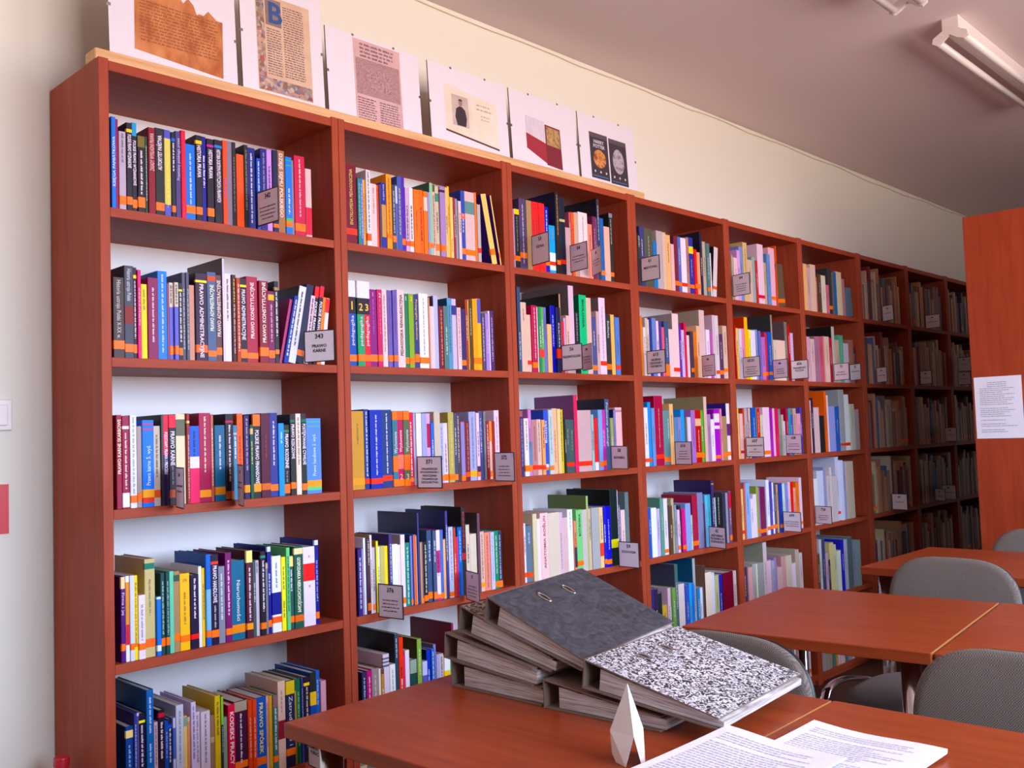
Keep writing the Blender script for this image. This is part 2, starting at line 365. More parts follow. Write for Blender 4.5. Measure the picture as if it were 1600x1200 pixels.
(1,4,336.5,18.6,220,'523',0,[('b','FE9',189,219),('d','EDE',41,176),('o','F91',21,37)],21),
(1,4,355.1,10.1,190,'455',0,[('d','BCC',87,136)],22),
(1,4,365.2,11.6,191,'CBC',0,[('d','544',158,186)],23),
(1,4,376.8,16.1,213,'212',0,[('b','387',196,202),('d','EDE',58,189),('o','F72',16,32)],24),
(1,4,400.9,11.9,222,'338',0,[('b','DDE',209,222),('d','BCE',96,153),('o','F72',16,34)],26),
(1,4,412.8,27.9,196,'338',0,[('b','EEF',102,196),('d','667',114,179),('b','EEF',0,45),('o','F63',24,40)],27),
(1,4,440.7,13.1,191,'FE3',0,[('d','764',106,166),('d','764',33,77)],28),
(1,4,453.8,11.3,214,'7C8',0,[('d','243',46,191)],29),
(1,4,465.1,13.9,191,'355',0,[('b','FD9',163,190),('d','EDE',97,155),('o','F72',17,34)],30),
(1,4,479.0,28.1,214,'254',0,[('b','EDA',193,209),('t','EEC',41,185,'GOSPODARKA NIERUCHOMOŚCIAMI'),('o','E61',17,34)],31),
(1,4,507.1,37.2,209,'EDE',0,[('b','F55',119,165),('d','978',178,186),('d','767',100,108)],32),
(1,4,544.3,13.2,224,'338',0,[('b','DDE',211,224),('d','99C',59,170),('o','F72',15,33)],33),
(1,5,25.7,18.2,204,'248',0,[('b','FD9',178,195),('d','9BD',91,162)],1),
(1,5,44.0,7.4,231,'448',0,[('d','BBE',108,206)],2),
(1,5,51.3,5.9,231,'558',0,[('b','CCE',223,230)],3),
(1,5,57.3,16.4,226,'213',0,[('b','FE3',204,210),('d','EDE',103,199)],4),
(1,5,73.7,17.3,277,'36A',0,[('d','BCE',175,260),('d','BCE',109,154)],5),
(1,5,91.0,9.8,200,'CAB',0,[('d','655',99,192)],6),
(1,5,100.8,16.5,225,'212',0,[('b','C34',208,218),('d','EDE',112,197)],7),
(1,5,117.2,10.0,196,'35A',0,[('d','99C',108,171)],8),
(1,5,127.2,11.1,197,'224',0,[('b','46C',177,185),('d','DDE',95,175)],9),
(1,5,138.3,6.7,198,'CCE',0,[('b','67C',103,175)],10),
(1,5,145.1,19.2,226,'CCD',0,[('d','79A',89,212)],11),
(1,5,164.3,10.3,196,'EC8',0,[('b','8A9',172,194)],12),
(1,5,174.5,8.0,192,'D97',0,[('b','CBA',181,191)],13),
(1,5,182.5,12.7,225,'DCE',0,[('d','767',91,215)],14),
(1,5,195.2,12.8,198,'DCD',0,[('d','878',77,190)],15),
(1,5,208.0,24.7,196,'DCD',0,[('d','767',72,190)],16),
(1,5,232.7,11.9,182,'976',0,[('b','CA8',117,130)],17),
(1,5,244.6,15.6,226,'DB4',0,[('d','652',126,211)],18),
(1,5,266.5,12.2,169,'898',0,[],20),
(1,5,278.7,19.7,196,'D24',0,[('t','EDD',52,180,'KODEKS PRACY')],21),
(1,5,298.4,36.2,199,'413',0,[('b','A98',174,198),('d','EDE',45,168),('o','F72',35,52)],22),
(1,5,334.7,12.2,196,'D42',0,[('d','E98',53,153)],23),
(1,5,346.8,12.0,195,'D42',0,[('d','E98',50,151)],24),
(1,5,358.8,30.3,195,'25A',0,[('t','DC8',55,182,'PRAWO SPÓŁEK'),('o','E62',27,46)],25),
(1,5,395.7,10.8,193,'C93',0,[],27),
(1,5,406.6,14.8,193,'466',0,[('b','866',162,192),('d','DDD',52,159),('o','F72',24,39)],28),
(1,5,421.3,22.4,224,'DBA',0,[('b','823',77,124),('d','977',142,199)],29),
(1,5,443.7,27.2,221,'224',0,[('b','DB2',186,220),('t','DDD',54,181,'Zatrudnienie i'),('o','F72',30,48)],30),
(1,5,478.6,13.8,219,'264',0,[('d','8A7',41,185)],32),
(1,5,500.1,18.7,219,'212',0,[('b','FC2',196,204),('d','DCC',35,193)],34),
(1,5,518.8,20.5,227,'35A',0,[('b','222',176,227),('b','FC5',141,176)],35),
(1,5,539.3,13.7,228,'36B',0,[('d','9BD',137,204)],36),
(1,5,553.0,17.6,198,'DAB',0,[],37),
(2,1,674.2,41.1,228,'723',0,[('u','CA5',55,216,'ENCYKLOPEDIA PEDAGOGICZNA'),('o','F43',26,44)],1),
(2,1,746.7,15.7,223,'EDD',0,[('d','667',44,218),('o','E63',15,36)],5),
(2,1,762.3,23.1,186,'ECC',0,[('d','A99',95,175)],6),
(2,1,802.1,17.5,196,'449',0,[('b','C96',33,130),('d','AAC',138,190)],9),
(2,1,819.6,20.4,224,'F92',0,[('d','A52',46,212),('o','F72',31,46)],10),
(2,1,860.5,16.6,224,'56A',0,[('d','EB7',45,188)],13),
(2,1,877.2,18.2,227,'64A',0,[('o','F72',20,39)],14),
(2,1,909.4,16.0,198,'EDD',0,[('d','323',38,143),('o','F72',18,35)],16),
(2,1,925.4,20.8,195,'F73',0,[('d','C42',46,129)],17),
(2,1,946.2,18.1,197,'F62',0,[('d','622',37,143)],18),
(2,1,964.3,15.7,195,'F72',0,[('b','ECB',135,177)],19),
(2,1,1030.4,21.9,221,'A8B',0,[('b','323',203,211),('o','F72',17,37)],24),
(2,1,1139.0,43.1,224,'DBB',0,[('b','688',152,192),('o','F72',18,36)],32),
(2,1,1257.3,24.0,231,'FC8',-11,[('s','437'),('o','F72',30,50)],35),
(2,2,674.6,28.1,243,'35A',0,[('b','EDE',197,243),('b','212',149,197),('n','FB3',161,186,'1'),('u','EDE',58,144,'pedagogika'),('o','F72',13,32)],1),
(2,2,702.7,24.6,244,'396',0,[('b','EDE',195,244),('b','212',148,195),('n','FB3',159,184,'2'),('u','EDE',57,142,'pedagogika'),('o','F72',14,33)],2),
(2,2,727.3,23.7,244,'D34',0,[('b','EDE',196,244),('b','212',149,196),('n','FB3',160,185,'3'),('u','EDE',58,144,'pedagogika'),('o','F72',15,33)],3),
(2,2,751.0,27.1,225,'827',0,[('n','DAC',205,216,'1'),('d','A5A',92,197),('o','F72',15,35)],4),
(2,2,778.1,18.4,226,'C36',0,[('n','ECC',203,215,'2'),('d','D68',93,198),('o','F72',16,35)],5),
(2,2,796.5,19.8,228,'ECC',0,[('d','988',39,212)],6),
(2,2,816.3,16.5,227,'76A',0,[('d','649',95,209),('o','F72',17,35)],7),
(2,2,832.8,16.0,228,'76A',0,[('d','649',96,210),('o','F72',18,35)],8),
(2,2,848.8,27.8,231,'ECC',0,[('u','533',34,217,'PEDAGOGIKA REWALIDACYJNA')],9),
(2,2,876.6,18.7,222,'375',0,[('n','DDC',202,214,'1'),('o','F72',12,31)],10),
(2,2,895.3,19.9,223,'8A4',0,[('n','EC3',202,214,'2'),('o','F72',12,30)],11),
(2,2,915.2,19.0,223,'447',0,[('t','FC6',85,208,'Pedagogika społeczna'),('o','F72',18,42)],12),
(2,2,934.2,35.9,227,'FEE',0,[('d','978',37,214),('o','F72',14,33)],13),
(2,2,976.6,17.4,191,'ECC',0,[],15),
(2,2,994.0,18.9,225,'BBD',0,[('s','546')],16),
(2,2,1012.9,18.7,194,'723',0,[('d','F95',10,182)],17),
(2,2,1031.6,19.9,196,'577',0,[('d','CDB',41,131)],18),
(2,2,1051.6,18.4,223,'69B',0,[('s','257'),('d','356',49,200)],19),
(2,2,1070.0,18.6,222,'CBD',0,[('b','448',171,201)],20),
(2,2,1103.9,20.6,192,'436',0,[('o','F72',13,30)],22),
(2,2,1155.9,21.1,228,'FA5',0,[('o','F72',20,39)],26),
(2,2,1177.0,21.4,231,'FB6',0,[('b','66A',152,230),('o','F72',20,40)],27),
(2,2,1235.9,19.8,196,'536',0,[('d','BAC',30,174)],31),
(2,3,676.5,44.4,222,'C95',0,[('d','864',126,186),('o','F91',13,32)],1),
(2,3,720.9,16.5,227,'348',0,[('d','DDE',35,220),('o','E43',15,30)],2),
(2,3,737.4,43.4,225,'23A',0,[('d','DDE',33,210),('o','E43',13,29)],3),
(2,3,780.8,38.4,225,'347',0,[('d','DDE',39,214),('o','E43',19,35)],4),
(2,3,819.2,19.0,221,'478',0,[('b','F85',195,220),('b','F73',44,89),('u','EDE',97,161,'Wychowanie'),('o','F72',2,22)],5),
(2,3,838.3,23.1,221,'B25',0,[('b','F75',195,220),('b','E87',51,93),('u','EDE',100,165,'Wychowanie'),('n','E99',21,36,'2'),('o','F72',1,21)],6),
(2,3,861.3,23.4,221,'564',0,[('b','F85',195,220),('b','F74',47,92),('u','EDE',100,166,'Wychowanie'),('n','DB9',20,35,'3'),('o','F72',0,20)],7),
(2,3,884.7,17.7,217,'D34',0,[('d','EDE',26,188),('o','F72',11,23)],8),
(2,3,910.3,20.9,214,'EDD',0,[],10),
(2,3,931.3,20.2,213,'AAD',0,[],11),
(2,3,951.4,17.0,213,'DAC',0,[('b','B35',110,182)],12),
(2,3,980.3,24.9,218,'CBA',0,[],14),
(2,3,1020.9,18.1,183,'DCD',0,[('d','A36',31,119),('o','F72',6,26)],16),
(2,3,1039.0,23.3,216,'BA6',0,[('d','DC8',42,190),('o','F72',7,25)],17),
(2,3,1090.9,18.0,187,'C56',0,[('b','98B',19,184),('o','F72',2,18)],20),
(2,3,1108.9,19.6,187,'733',0,[('d','C77',33,181),('o','F52',13,28)],21),
(2,3,1128.5,30.3,217,'AAC',0,[('d','668',37,199),('o','FA1',12,31)],22),
(2,3,1172.1,19.5,219,'558',0,[('d','BBD',86,196)],24),
(2,3,1240.2,22.7,221,'ECD',0,[('d','A89',89,200)],29),
(2,4,683.2,14.7,185,'437',0,[('d','DDE',19,161)],1),
(2,4,763.5,17.2,185,'CB7',0,[],9),
(2,4,780.8,13.5,183,'FD4',0,[],10),
(2,4,806.0,21.6,185,'EEE',0,[],12),
(2,4,827.6,13.9,181,'EDD',0,[],13),
(2,4,841.4,16.8,209,'EDE',0,[('s','A99'),('o','F72',10,27)],14),
(2,4,858.2,17.3,184,'387',0,[('d','DEE',4,171)],15),
(2,4,925.5,15.8,180,'222',0,[('d','DDC',29,171),('o','F72',5,22)],22),
(2,4,941.4,18.9,212,'457',0,[('d','DDE',115,181),('o','F72',9,29)],23),
(2,4,990.1,15.6,209,'67B',0,[('o','F72',4,21)],26),
(2,4,1026.4,18.7,214,'CCE',0,[('d','889',51,203),('o','F72',4,18)],29),
(2,4,1065.4,19.0,210,'36B',0,[('d','ACE',101,199)],32),
(2,4,1116.8,29.3,184,'DCB',0,[],35),
(2,4,1158.0,20.3,187,'DBA',0,[('d','865',39,178),('o','F91',14,28)],37),
(2,4,1178.3,25.8,183,'E98',0,[('d','955',8,173)],38),
(2,4,1220.3,20.5,184,'386',0,[('d','DDC',45,169),('o','F72',6,24)],40),
(2,5,687.9,16.1,194,'335',0,[('d','BCE',47,179)],1),
(2,5,704.0,18.8,195,'B37',0,[('d','ECD',43,178)],2),
(2,5,722.7,24.0,196,'988',0,[('d','DCC',113,178)],3),
(2,5,766.0,22.7,228,'DCD',0,[('b','667',213,218),('b','667',203,208),('b','667',192,198)],6),
(2,5,788.6,20.9,195,'EEE',0,[('d','899',111,180)],7),
(2,5,822.8,16.6,266,'E43',0,[('d','EDE',104,148),('d','411',148,182)],9),
(2,5,847.8,16.2,224,'EDE',0,[],11),
(2,5,864.0,26.2,194,'244',0,[('b','9A9',154,193)],12),
(2,5,890.2,17.2,250,'8A5',0,[('s','441'),('d','DDB',145,221)],13),
(2,5,907.5,19.1,181,'CCE',0,[('b','66A',99,141)],14),
(2,5,926.6,15.8,212,'34B',0,[('s','124'),('d','BCE',101,154)],15),
(2,5,979.7,16.2,189,'CBB',0,[('d','333',121,181)],19),
(2,5,995.9,24.0,175,'FC3',0,[('b','EEE',136,175)],20),
(3,1,1365.6,25.3,203,'222',0,[('b','FC3',183,201),('d','887',52,175),('o','F72',24,41)],2),
(3,1,1390.9,33.5,241,'546',0,[('d','DCD',15,221),('o','F72',37,56)],3),
(3,1,1424.5,26.0,239,'A86',0,[],4),
(3,1,1520.7,22.9,233,'44A',0,[('d','DDE',126,220),('o','F72',25,39)],9),
(3,1,1543.6,31.6,170,'5AD',0,[('d','D46',119,158),('b','DEE',11,73),('o','E43',28,42)],10),
(3,1,1594.5,30.2,277,'223',0,[('b','CB8',189,198),('o','E43',37,53)],12),
(3,1,1624.7,26.2,172,'CAA',0,[],13),
(3,1,1677.3,24.5,234,'CA9',0,[],16),
(3,1,1701.8,52.1,240,'FDD',0,[('d','988',122,225)],17),
(3,1,1852.1,33.6,207,'EBA',0,[],23),
(3,2,1379.3,29.4,235,'DBA',0,[('d','866',170,213)],2),
(3,2,1408.7,23.8,195,'DBA',0,[('o','E43',25,39)],3),
(3,2,1432.5,26.9,228,'B35',0,[('d','ECC',42,220),('o','F72',14,33)],4),
(3,2,1510.3,22.8,168,'EB8',0,[],9),
(3,2,1533.1,25.1,235,'33A',0,[('s','224'),('d','BBE',90,202)],10),
(3,2,1558.2,23.3,230,'224',0,[('d','DDE',88,175),('o','E43',51,84)],11),
(3,2,1635.3,28.5,315,'DBC',0,[('s','766')],16),
(3,2,1685.9,40.4,285,'2B7',0,[('t','132',160,276,'BIOLOGIA'),('s','164')],18),
(3,2,1726.2,29.6,278,'DBA',0,[],19),
(3,2,1799.7,37.6,284,'ECD',0,[('s','766'),('d','A88',54,250),('o','E43',33,49)],22),
(3,2,1837.3,31.0,225,'333',0,[('t','DDD',136,201,'Biofizyka'),('o','F72',19,39)],23),
(3,3,1376.2,21.4,193,'EDD',0,[('d','655',84,185),('o','F72',16,36)],2),
(3,3,1413.3,27.8,188,'B88',0,[('d','855',50,166),('o','E43',20,35)],4),
(3,3,1441.1,22.1,189,'DBA',0,[('d','877',76,179),('o','E43',19,34)],5),
(3,3,1520.3,24.9,226,'EB9',0,[('d','A55',40,150)],9),
(3,3,1589.6,23.6,187,'455',0,[('d','997',98,154),('o','E43',23,37)],13),
(3,3,1613.2,23.8,186,'455',0,[('d','997',78,148),('o','E43',22,36)],14),
(3,3,1656.6,78.0,219,'CAA',0,[('o','E43',20,37)],16),
(3,3,1874.7,41.2,228,'EBB',0,[('b','A89',211,219)],24),
(3,4,1371.9,29.5,186,'678',0,[('d','DDE',126,163),('o','E53',15,32)],2),
(3,4,1401.4,20.6,223,'DCA',0,[],3),
(3,4,1439.2,39.8,222,'ECC',0,[('u','B54',37,213,'ANATOMIA ROŚLIN')],5),
(3,4,1479.1,59.9,219,'DCB',0,[],6),
(3,4,1558.5,27.1,197,'DBB',0,[],8),
(3,4,1585.6,27.4,222,'EEF',0,[('d','889',146,214)],9),
(3,4,1625.6,33.0,218,'8C8',0,[('u','354',125,204,'BOTANIKA'),('o','F72',23,40)],11),
(3,4,1658.6,28.3,216,'CBB',0,[],12),
(3,4,1711.9,43.3,218,'AAA',0,[],15),
(3,4,1790.1,29.9,219,'44B',0,[('d','BBE',58,170),('o','F72',9,26)],18),
(3,4,1820.1,43.1,277,'122',0,[('s','111'),('b','DC2',64,95)],19),
(4,1,2102.1,54.6,234,'554',0,[('d','CBB',118,204)],3),
(4,1,2184.4,38.3,235,'BAA',0,[],5),
(4,1,2357.3,38.1,228,'EDE',0,[('o','E43',26,41)],11),
(4,2,2274.9,44.2,258,'ECC',0,[('s','A99'),('o','E43',22,38)],12),
(4,2,2469.3,39.5,286,'DBB',0,[('s','A98')],20),
(4,3,2120.3,55.7,273,'A24',0,[('d','CA6',70,223),('o','F43',26,43)],4),
(4,3,2398.7,43.7,216,'B33',0,[('b','EB9',150,180),('d','ECC',44,133),('o','F72',20,41)],14),
(4,3,2553.5,40.8,218,'A3B',0,[('b','EDE',162,200),('b','EDE',135,149),('o','F72',9,24)],19),
(4,3,2605.3,38.8,188,'A86',0,[('o','F72',14,32)],21),
(4,4,2075.1,34.1,189,'EEE',0,[],3),
(4,4,2303.6,37.2,189,'9AD',0,[],13),
(4,4,2355.2,37.9,220,'A45',0,[('o','F72',15,34)],15),
(4,4,2393.2,41.5,226,'88A',0,[],16),
(4,4,2534.9,40.5,216,'222',0,[('d','DDD',82,196)],22),
(4,5,2235.2,46.0,225,'DCC',0,[],9),
(4,5,2424.2,49.4,247,'EDC',0,[],17),
(4,5,2559.7,80.8,228,'723',0,[],21),
(5,1,2972.6,53.4,277,'ECD',0,[('o','D24',26,41)],9),
(5,1,3083.5,55.4,274,'EBC',0,[('o','F72',29,45)],12),
(5,1,3152.0,63.3,202,'654',-4,[('o','F72',17,36)],14),
(5,2,3111.8,86.0,190,'ECB',0,[],15),
(5,3,2958.3,58.4,225,'ECD',0,[('o','F72',11,28)],11),
(5,4,2899.9,45.4,217,'735',0,[('o','F72',13,30)],8),
(5,5,2849.9,47.0,235,'999',0,[],5),
(5,5,3015.9,45.8,196,'CAA',0,[],10),
(5,5,3100.4,55.1,239,'CBA',0,[],12),
(6,1,3486.1,56.3,237,'DBA',0,[],3),
(6,1,3873.4,84.5,153,'678',-5,[],13),
(6,2,3804.6,62.0,206,'CBC',0,[],10),
(6,3,3440.7,62.0,223,'DBB',0,[],3),
(6,3,3502.7,56.8,182,'222',0,[],4),
(6,3,3610.7,58.7,228,'99C',0,[],7),
(6,3,3722.5,60.7,313,'999',0,[('o','E43',26,38)],9),
(6,3,3783.2,61.8,289,'DDD',0,[('o','E43',24,40)],10),
(6,4,3392.0,53.6,225,'DDD',0,[],1),
(6,4,3445.6,68.4,261,'CCD',0,[],2),
(6,4,3768.9,89.4,293,'CBA',0,[],10)]
FAR = [
(1,1,499.1,6.9,207,'878',0,[],31),
(1,2,140.5,4.9,186,'935',0,[],8),
(1,2,286.2,6.1,264,'DCE',0,[('s','655')],18),
(1,2,449.4,9.3,178,'A26',12,[],27),
(1,3,118.5,5.2,216,'212',0,[],7),
(1,3,249.5,7.7,216,'B65',0,[('d','EDC',39,182)],14),
(1,4,392.9,8.0,183,'777',0,[('b','DA8',167,180)],25),
(1,5,260.2,6.3,223,'222',0,[('b','8C3',154,222),('d','BBB',86,149)],19),
(1,5,389.0,6.7,195,'DAA',0,[('d','855',65,177)],26),
(1,5,470.9,7.6,219,'A83',0,[('b','243',190,218)],31),
(1,5,492.4,7.7,219,'337',0,[('d','99B',117,191)],33),
(2,1,715.4,11.2,194,'277',0,[('d','9BB',24,180)],2),
(2,1,726.6,9.7,196,'36C',0,[('d','BCE',20,179)],3),
(2,1,736.3,10.4,195,'EA5',0,[('d','A62',34,154)],4),
(2,1,785.4,9.3,187,'E53',0,[('d','923',54,175)],7),
(2,1,794.7,7.4,190,'435',0,[],8),
(2,1,839.9,13.0,196,'334',0,[('d','BBC',48,176),('o','F72',22,41)],11),
(2,1,853.0,7.6,197,'66A',0,[('b','CCE',140,192)],12),
(2,1,895.3,14.1,197,'CAC',0,[('d','323',36,141),('o','F53',19,33)],15),
(2,1,979.9,9.9,196,'99C',0,[('o','F72',21,38)],20),
(2,1,989.9,13.7,228,'9B9',0,[('s','364'),('o','F72',22,38)],21),
(2,1,1003.6,11.1,224,'EBB',0,[('b','441',201,223),('d','644',25,190)],22),
(2,1,1014.7,15.7,222,'CB9',0,[('b','486',172,198),('o','F72',18,39)],23),
(2,1,1052.3,11.4,223,'DB8',0,[('s','7A5')],25),
(2,1,1063.7,8.4,228,'FB4',0,[],26),
(2,1,1072.1,12.7,195,'FC8',0,[('d','B85',19,62)],27),
(2,1,1084.8,10.4,195,'934',0,[],28),
(2,1,1095.2,14.8,196,'89A',0,[('s','657')],29),
(2,1,1110.0,11.7,189,'ECC',0,[],30),
(2,1,1121.7,17.3,225,'45A',0,[('b','E54',133,150),('s','349'),('o','F72',19,38)],31),
(2,1,1182.2,8.9,228,'E85',0,[],33),
(2,1,1191.1,14.6,190,'BAA',0,[('o','E44',30,46)],34),
(2,1,1296.6,6.8,234,'FC8',-10,[('s','537'),('o','F72',25,43)],36),
(2,2,970.1,6.5,218,'C87',0,[],14),
(2,2,1088.6,15.3,196,'ECC',0,[('d','A67',38,189)],21),
(2,2,1124.5,12.1,224,'943',0,[],23),
(2,2,1136.7,8.0,225,'FA5',0,[('o','F72',19,37)],24),
(2,2,1144.7,11.2,225,'430',0,[],25),  # dark block in place of a gap, its shade put into the colour
(2,2,1198.4,12.6,184,'546',0,[('d','CBC',29,171)],28),
(2,2,1211.0,17.0,185,'A8C',0,[('d','DBE',55,133)],29),
(2,2,1227.9,8.0,195,'DDE',0,[],30),
(2,3,902.4,7.9,216,'AAC',0,[],9),
(2,3,968.4,12.0,187,'36C',0,[],13),
(2,3,1005.2,15.7,184,'BBE',0,[('d','889',68,171),('o','F72',7,24)],15),
(2,3,1062.2,14.1,215,'446',0,[('o','F72',6,24)],18),
(2,3,1076.3,14.5,214,'433',0,[('d','CBB',58,204)],19),
(2,3,1158.7,13.4,214,'ECD',0,[('b','424',26,44),('o','F72',11,26)],23),
(2,3,1191.6,9.6,219,'777',0,[],25),
(2,3,1201.2,12.9,187,'923',0,[('d','ECC',34,175)],26),
(2,3,1214.1,12.3,186,'EBA',0,[('b','F84',121,186),('o','F72',8,27)],27),
(2,3,1226.4,13.8,185,'922',0,[],28),
(2,4,697.9,9.2,186,'98A',0,[],2),
(2,4,707.2,8.2,214,'EEF',0,[],3),
(2,4,715.3,12.3,211,'423',0,[('d','CBB',136,205),('o','F72',10,31)],4),
(2,4,727.6,8.3,221,'EDD',0,[('s','B97')],5),
(2,4,735.9,10.6,185,'CBC',0,[('o','F72',8,25)],6),
(2,4,746.4,8.3,202,'EE2',0,[('s','A82')],7),
(2,4,754.8,8.8,185,'EEE',0,[],8),
(2,4,794.3,11.7,214,'437',0,[('d','CCE',78,188)],11),
(2,4,875.5,8.9,204,'88C',0,[('s','336'),('o','F72',4,18)],16),
(2,4,884.4,11.4,206,'E75',0,[('s','37B')],17),
(2,4,895.9,8.2,202,'ABC',0,[],18),
(2,4,904.1,6.2,268,'448',0,[('s','335')],19),
(2,4,910.2,7.0,181,'C97',0,[('o','F72',0,6)],20),
(2,4,917.2,8.3,181,'867',0,[('o','F72',0,15)],21),
(2,4,960.3,14.8,210,'457',0,[('d','DDE',113,180),('o','F72',6,27)],24),
(2,4,975.1,15.0,210,'C27',0,[('b','EDE',149,210),('b','EDE',15,82),('o','F72',6,18)],25),
(2,4,1005.7,11.1,180,'EB8',0,[],27),
(2,4,1016.8,9.6,265,'448',0,[('s','336')],28),
(2,4,1045.1,9.0,212,'C54',0,[],30),
(2,4,1054.1,11.3,182,'D25',0,[],31),
(2,4,1084.4,16.9,270,'211',0,[('d','D24',141,256),('b','B33',108,129)],33),
(2,4,1101.3,15.5,215,'DCB',0,[],34),
(2,4,1146.1,11.8,247,'645',0,[('s','433')],36),
(2,4,1204.0,16.3,183,'CCE',0,[('d','99B',28,171)],39),
(2,4,1240.8,18.2,183,'335',0,[('d','CCD',28,169),('o','F72',2,23)],41),
(2,5,746.8,7.7,193,'EDC',0,[],4),
(2,5,754.5,11.5,191,'643',0,[('b','B85',107,176)],5),
(2,5,809.6,13.2,279,'245',0,[('s','111'),('d','CCD',208,265)],8),
(2,5,839.4,8.4,213,'D47',0,[],10),
(2,5,942.4,12.4,212,'36B',0,[('d','CDE',124,204)],16),
(2,5,954.7,10.7,223,'88C',0,[('s','667')],17),
(2,5,965.4,14.3,192,'AAC',0,[],18),
(2,5,1019.9,8.1,168,'5B9',0,[],21),
(2,5,1028.0,9.2,273,'824',0,[('s','723')],22),
(3,1,1354.0,11.6,200,'A8A',0,[('o','E53',26,42)],1),
(3,1,1450.5,19.0,240,'E22',0,[],5),
(3,1,1469.4,17.5,241,'E22',0,[],6),
(3,1,1486.9,16.4,241,'E22',0,[],7),
(3,1,1503.4,17.4,242,'E22',0,[],8),
(3,1,1575.3,19.2,292,'211',0,[('s','224'),('d','C96',133,282),('o','F72',33,49)],11),
(3,1,1650.8,10.1,232,'B67',0,[],14),
(3,1,1660.9,16.4,233,'F63',0,[],15),
(3,1,1753.9,25.3,204,'E98',0,[],18),
(3,1,1779.2,20.9,235,'735',0,[('d','CAA',111,189)],19),
(3,1,1800.2,11.7,233,'669',0,[],20),
(3,1,1811.9,16.5,306,'334',0,[('s','112'),('d','CCD',148,280)],21),
(3,1,1828.3,23.7,237,'36A',0,[('s','865'),('o','F72',21,39)],22),
(3,1,1885.7,20.9,263,'222',0,[('b','889',246,262),('d','BBB',142,240),('o','F72',21,37)],24),
(3,2,1361.9,17.4,286,'346',0,[('s','112'),('d','CCD',39,131)],1),
(3,2,1459.3,8.1,225,'EDD',0,[],5),
(3,2,1467.4,14.2,227,'385',0,[('d','EDE',84,158),('o','E43',51,80)],6),
(3,2,1481.6,14.3,227,'6A5',0,[('d','DDB',98,181),('o','E43',51,80)],7),
(3,2,1495.9,14.4,227,'77B',0,[],8),
(3,2,1581.5,8.5,281,'B97',0,[('s','110')],12),
(3,2,1590.0,12.8,185,'E45',0,[],13),
(3,2,1602.9,12.9,197,'BAC',0,[],14),
(3,2,1615.8,19.5,207,'EBA',0,[],15),
(3,2,1663.7,22.1,222,'212',0,[('d','BAA',115,216)],17),
(3,2,1755.8,25.3,211,'558',0,[('s','755'),('o','F72',14,33)],20),
(3,2,1781.1,18.6,233,'CAA',0,[],21),
(3,2,1868.3,21.7,227,'EB7',0,[],24),
(3,2,1889.9,26.8,218,'68C',0,[('o','E43',20,37)],25),
(3,3,1361.9,14.3,223,'336',0,[('b','A66',199,218),('d','99C',31,191)],1),
(3,3,1397.6,15.7,224,'C8B',0,[('b','68A',35,115),('o','F72',15,35)],3),
(3,3,1463.2,16.2,188,'EA7',0,[('o','E43',18,33)],6),
(3,3,1479.4,20.4,222,'56C',0,[('u','EEF',107,187,'Bioetyka'),('b','EEE',25,35),('o','F72',15,24)],7),
(3,3,1499.8,20.6,222,'BCC',0,[('d','889',68,198),('o','F72',14,30)],8),
(3,3,1545.3,16.8,225,'EC9',0,[],10),
(3,3,1562.1,19.0,223,'DB4',0,[('d','542',41,214)],11),
(3,3,1581.1,8.5,169,'222',0,[],12),
(3,3,1637.0,19.7,273,'E46',0,[('s','858'),('d','B35',120,261)],15),
(3,3,1734.7,13.6,204,'9BB',0,[],17),
(3,3,1748.3,20.6,191,'E33',0,[('b','EDE',1,30)],18),
(3,3,1768.9,23.1,221,'8AD',0,[('o','F72',14,32)],19),
(3,3,1792.0,23.3,221,'C5A',0,[('d','EBD',86,145),('o','F72',16,34)],20),
(3,3,1815.4,25.9,261,'457',0,[('s','223'),('t','DDE',85,247,'Podstawy ekologii')],21),
(3,3,1841.3,19.0,190,'996',0,[],22),
(3,3,1860.3,14.4,221,'88B',0,[('s','336')],23),
(3,4,1360.7,11.2,196,'EDE',0,[('o','E53',18,33)],1),
(3,4,1422.1,17.1,206,'EDD',0,[],4),
(3,4,1539.0,19.5,218,'DBC',0,[('d','A89',23,147)],7),
(3,4,1613.0,12.6,183,'E97',0,[('b','334',20,89)],10),
(3,4,1686.9,11.9,264,'AB7',0,[('s','674')],13),
(3,4,1698.9,13.0,218,'DBA',0,[],14),
(3,4,1755.2,21.4,218,'EC9',0,[('b','E54',42,89)],16),
(3,4,1776.6,13.5,219,'44B',0,[('o','F72',12,29)],17),
(3,4,1863.2,9.5,272,'ECD',0,[],20),
(3,4,1872.7,11.2,218,'668',0,[('d','DDE',91,208)],21),
(3,4,1883.9,25.4,198,'ECC',0,[],22),
(3,4,1909.3,22.8,262,'677',0,[],23),
(3,5,1352.0,11.2,293,'A99',0,[],1),
(3,5,1363.2,36.1,299,'458',0,[],2),
(3,5,1399.3,27.5,279,'DCC',0,[],3),
(3,5,1426.8,32.5,277,'845',0,[],4),
(3,5,1459.3,42.5,281,'EDD',0,[],5),
(3,5,1501.9,48.2,268,'776',0,[],6),
(3,5,1550.1,39.3,252,'36A',0,[],7),
(3,5,1589.4,50.1,258,'CBA',0,[],8),
(3,5,1639.5,51.3,247,'A43',0,[],9),
(3,5,1690.8,52.4,233,'DDE',0,[],10),
(3,5,1743.2,53.6,232,'554',0,[],11),
(3,5,1796.8,54.8,254,'B77',0,[],12),
(3,5,1851.6,39.1,230,'E54',0,[],13),
(3,5,1890.8,34.1,218,'EDE',0,[],14),
(4,1,2051.0,21.8,202,'333',0,[('d','DDD',152,196)],1),
(4,1,2072.8,29.3,238,'447',0,[],2),
(4,1,2156.7,27.7,189,'37B',0,[],4),
(4,1,2222.8,25.9,235,'DBA',0,[],6),
(4,1,2248.6,31.4,228,'EB8',0,[],7),
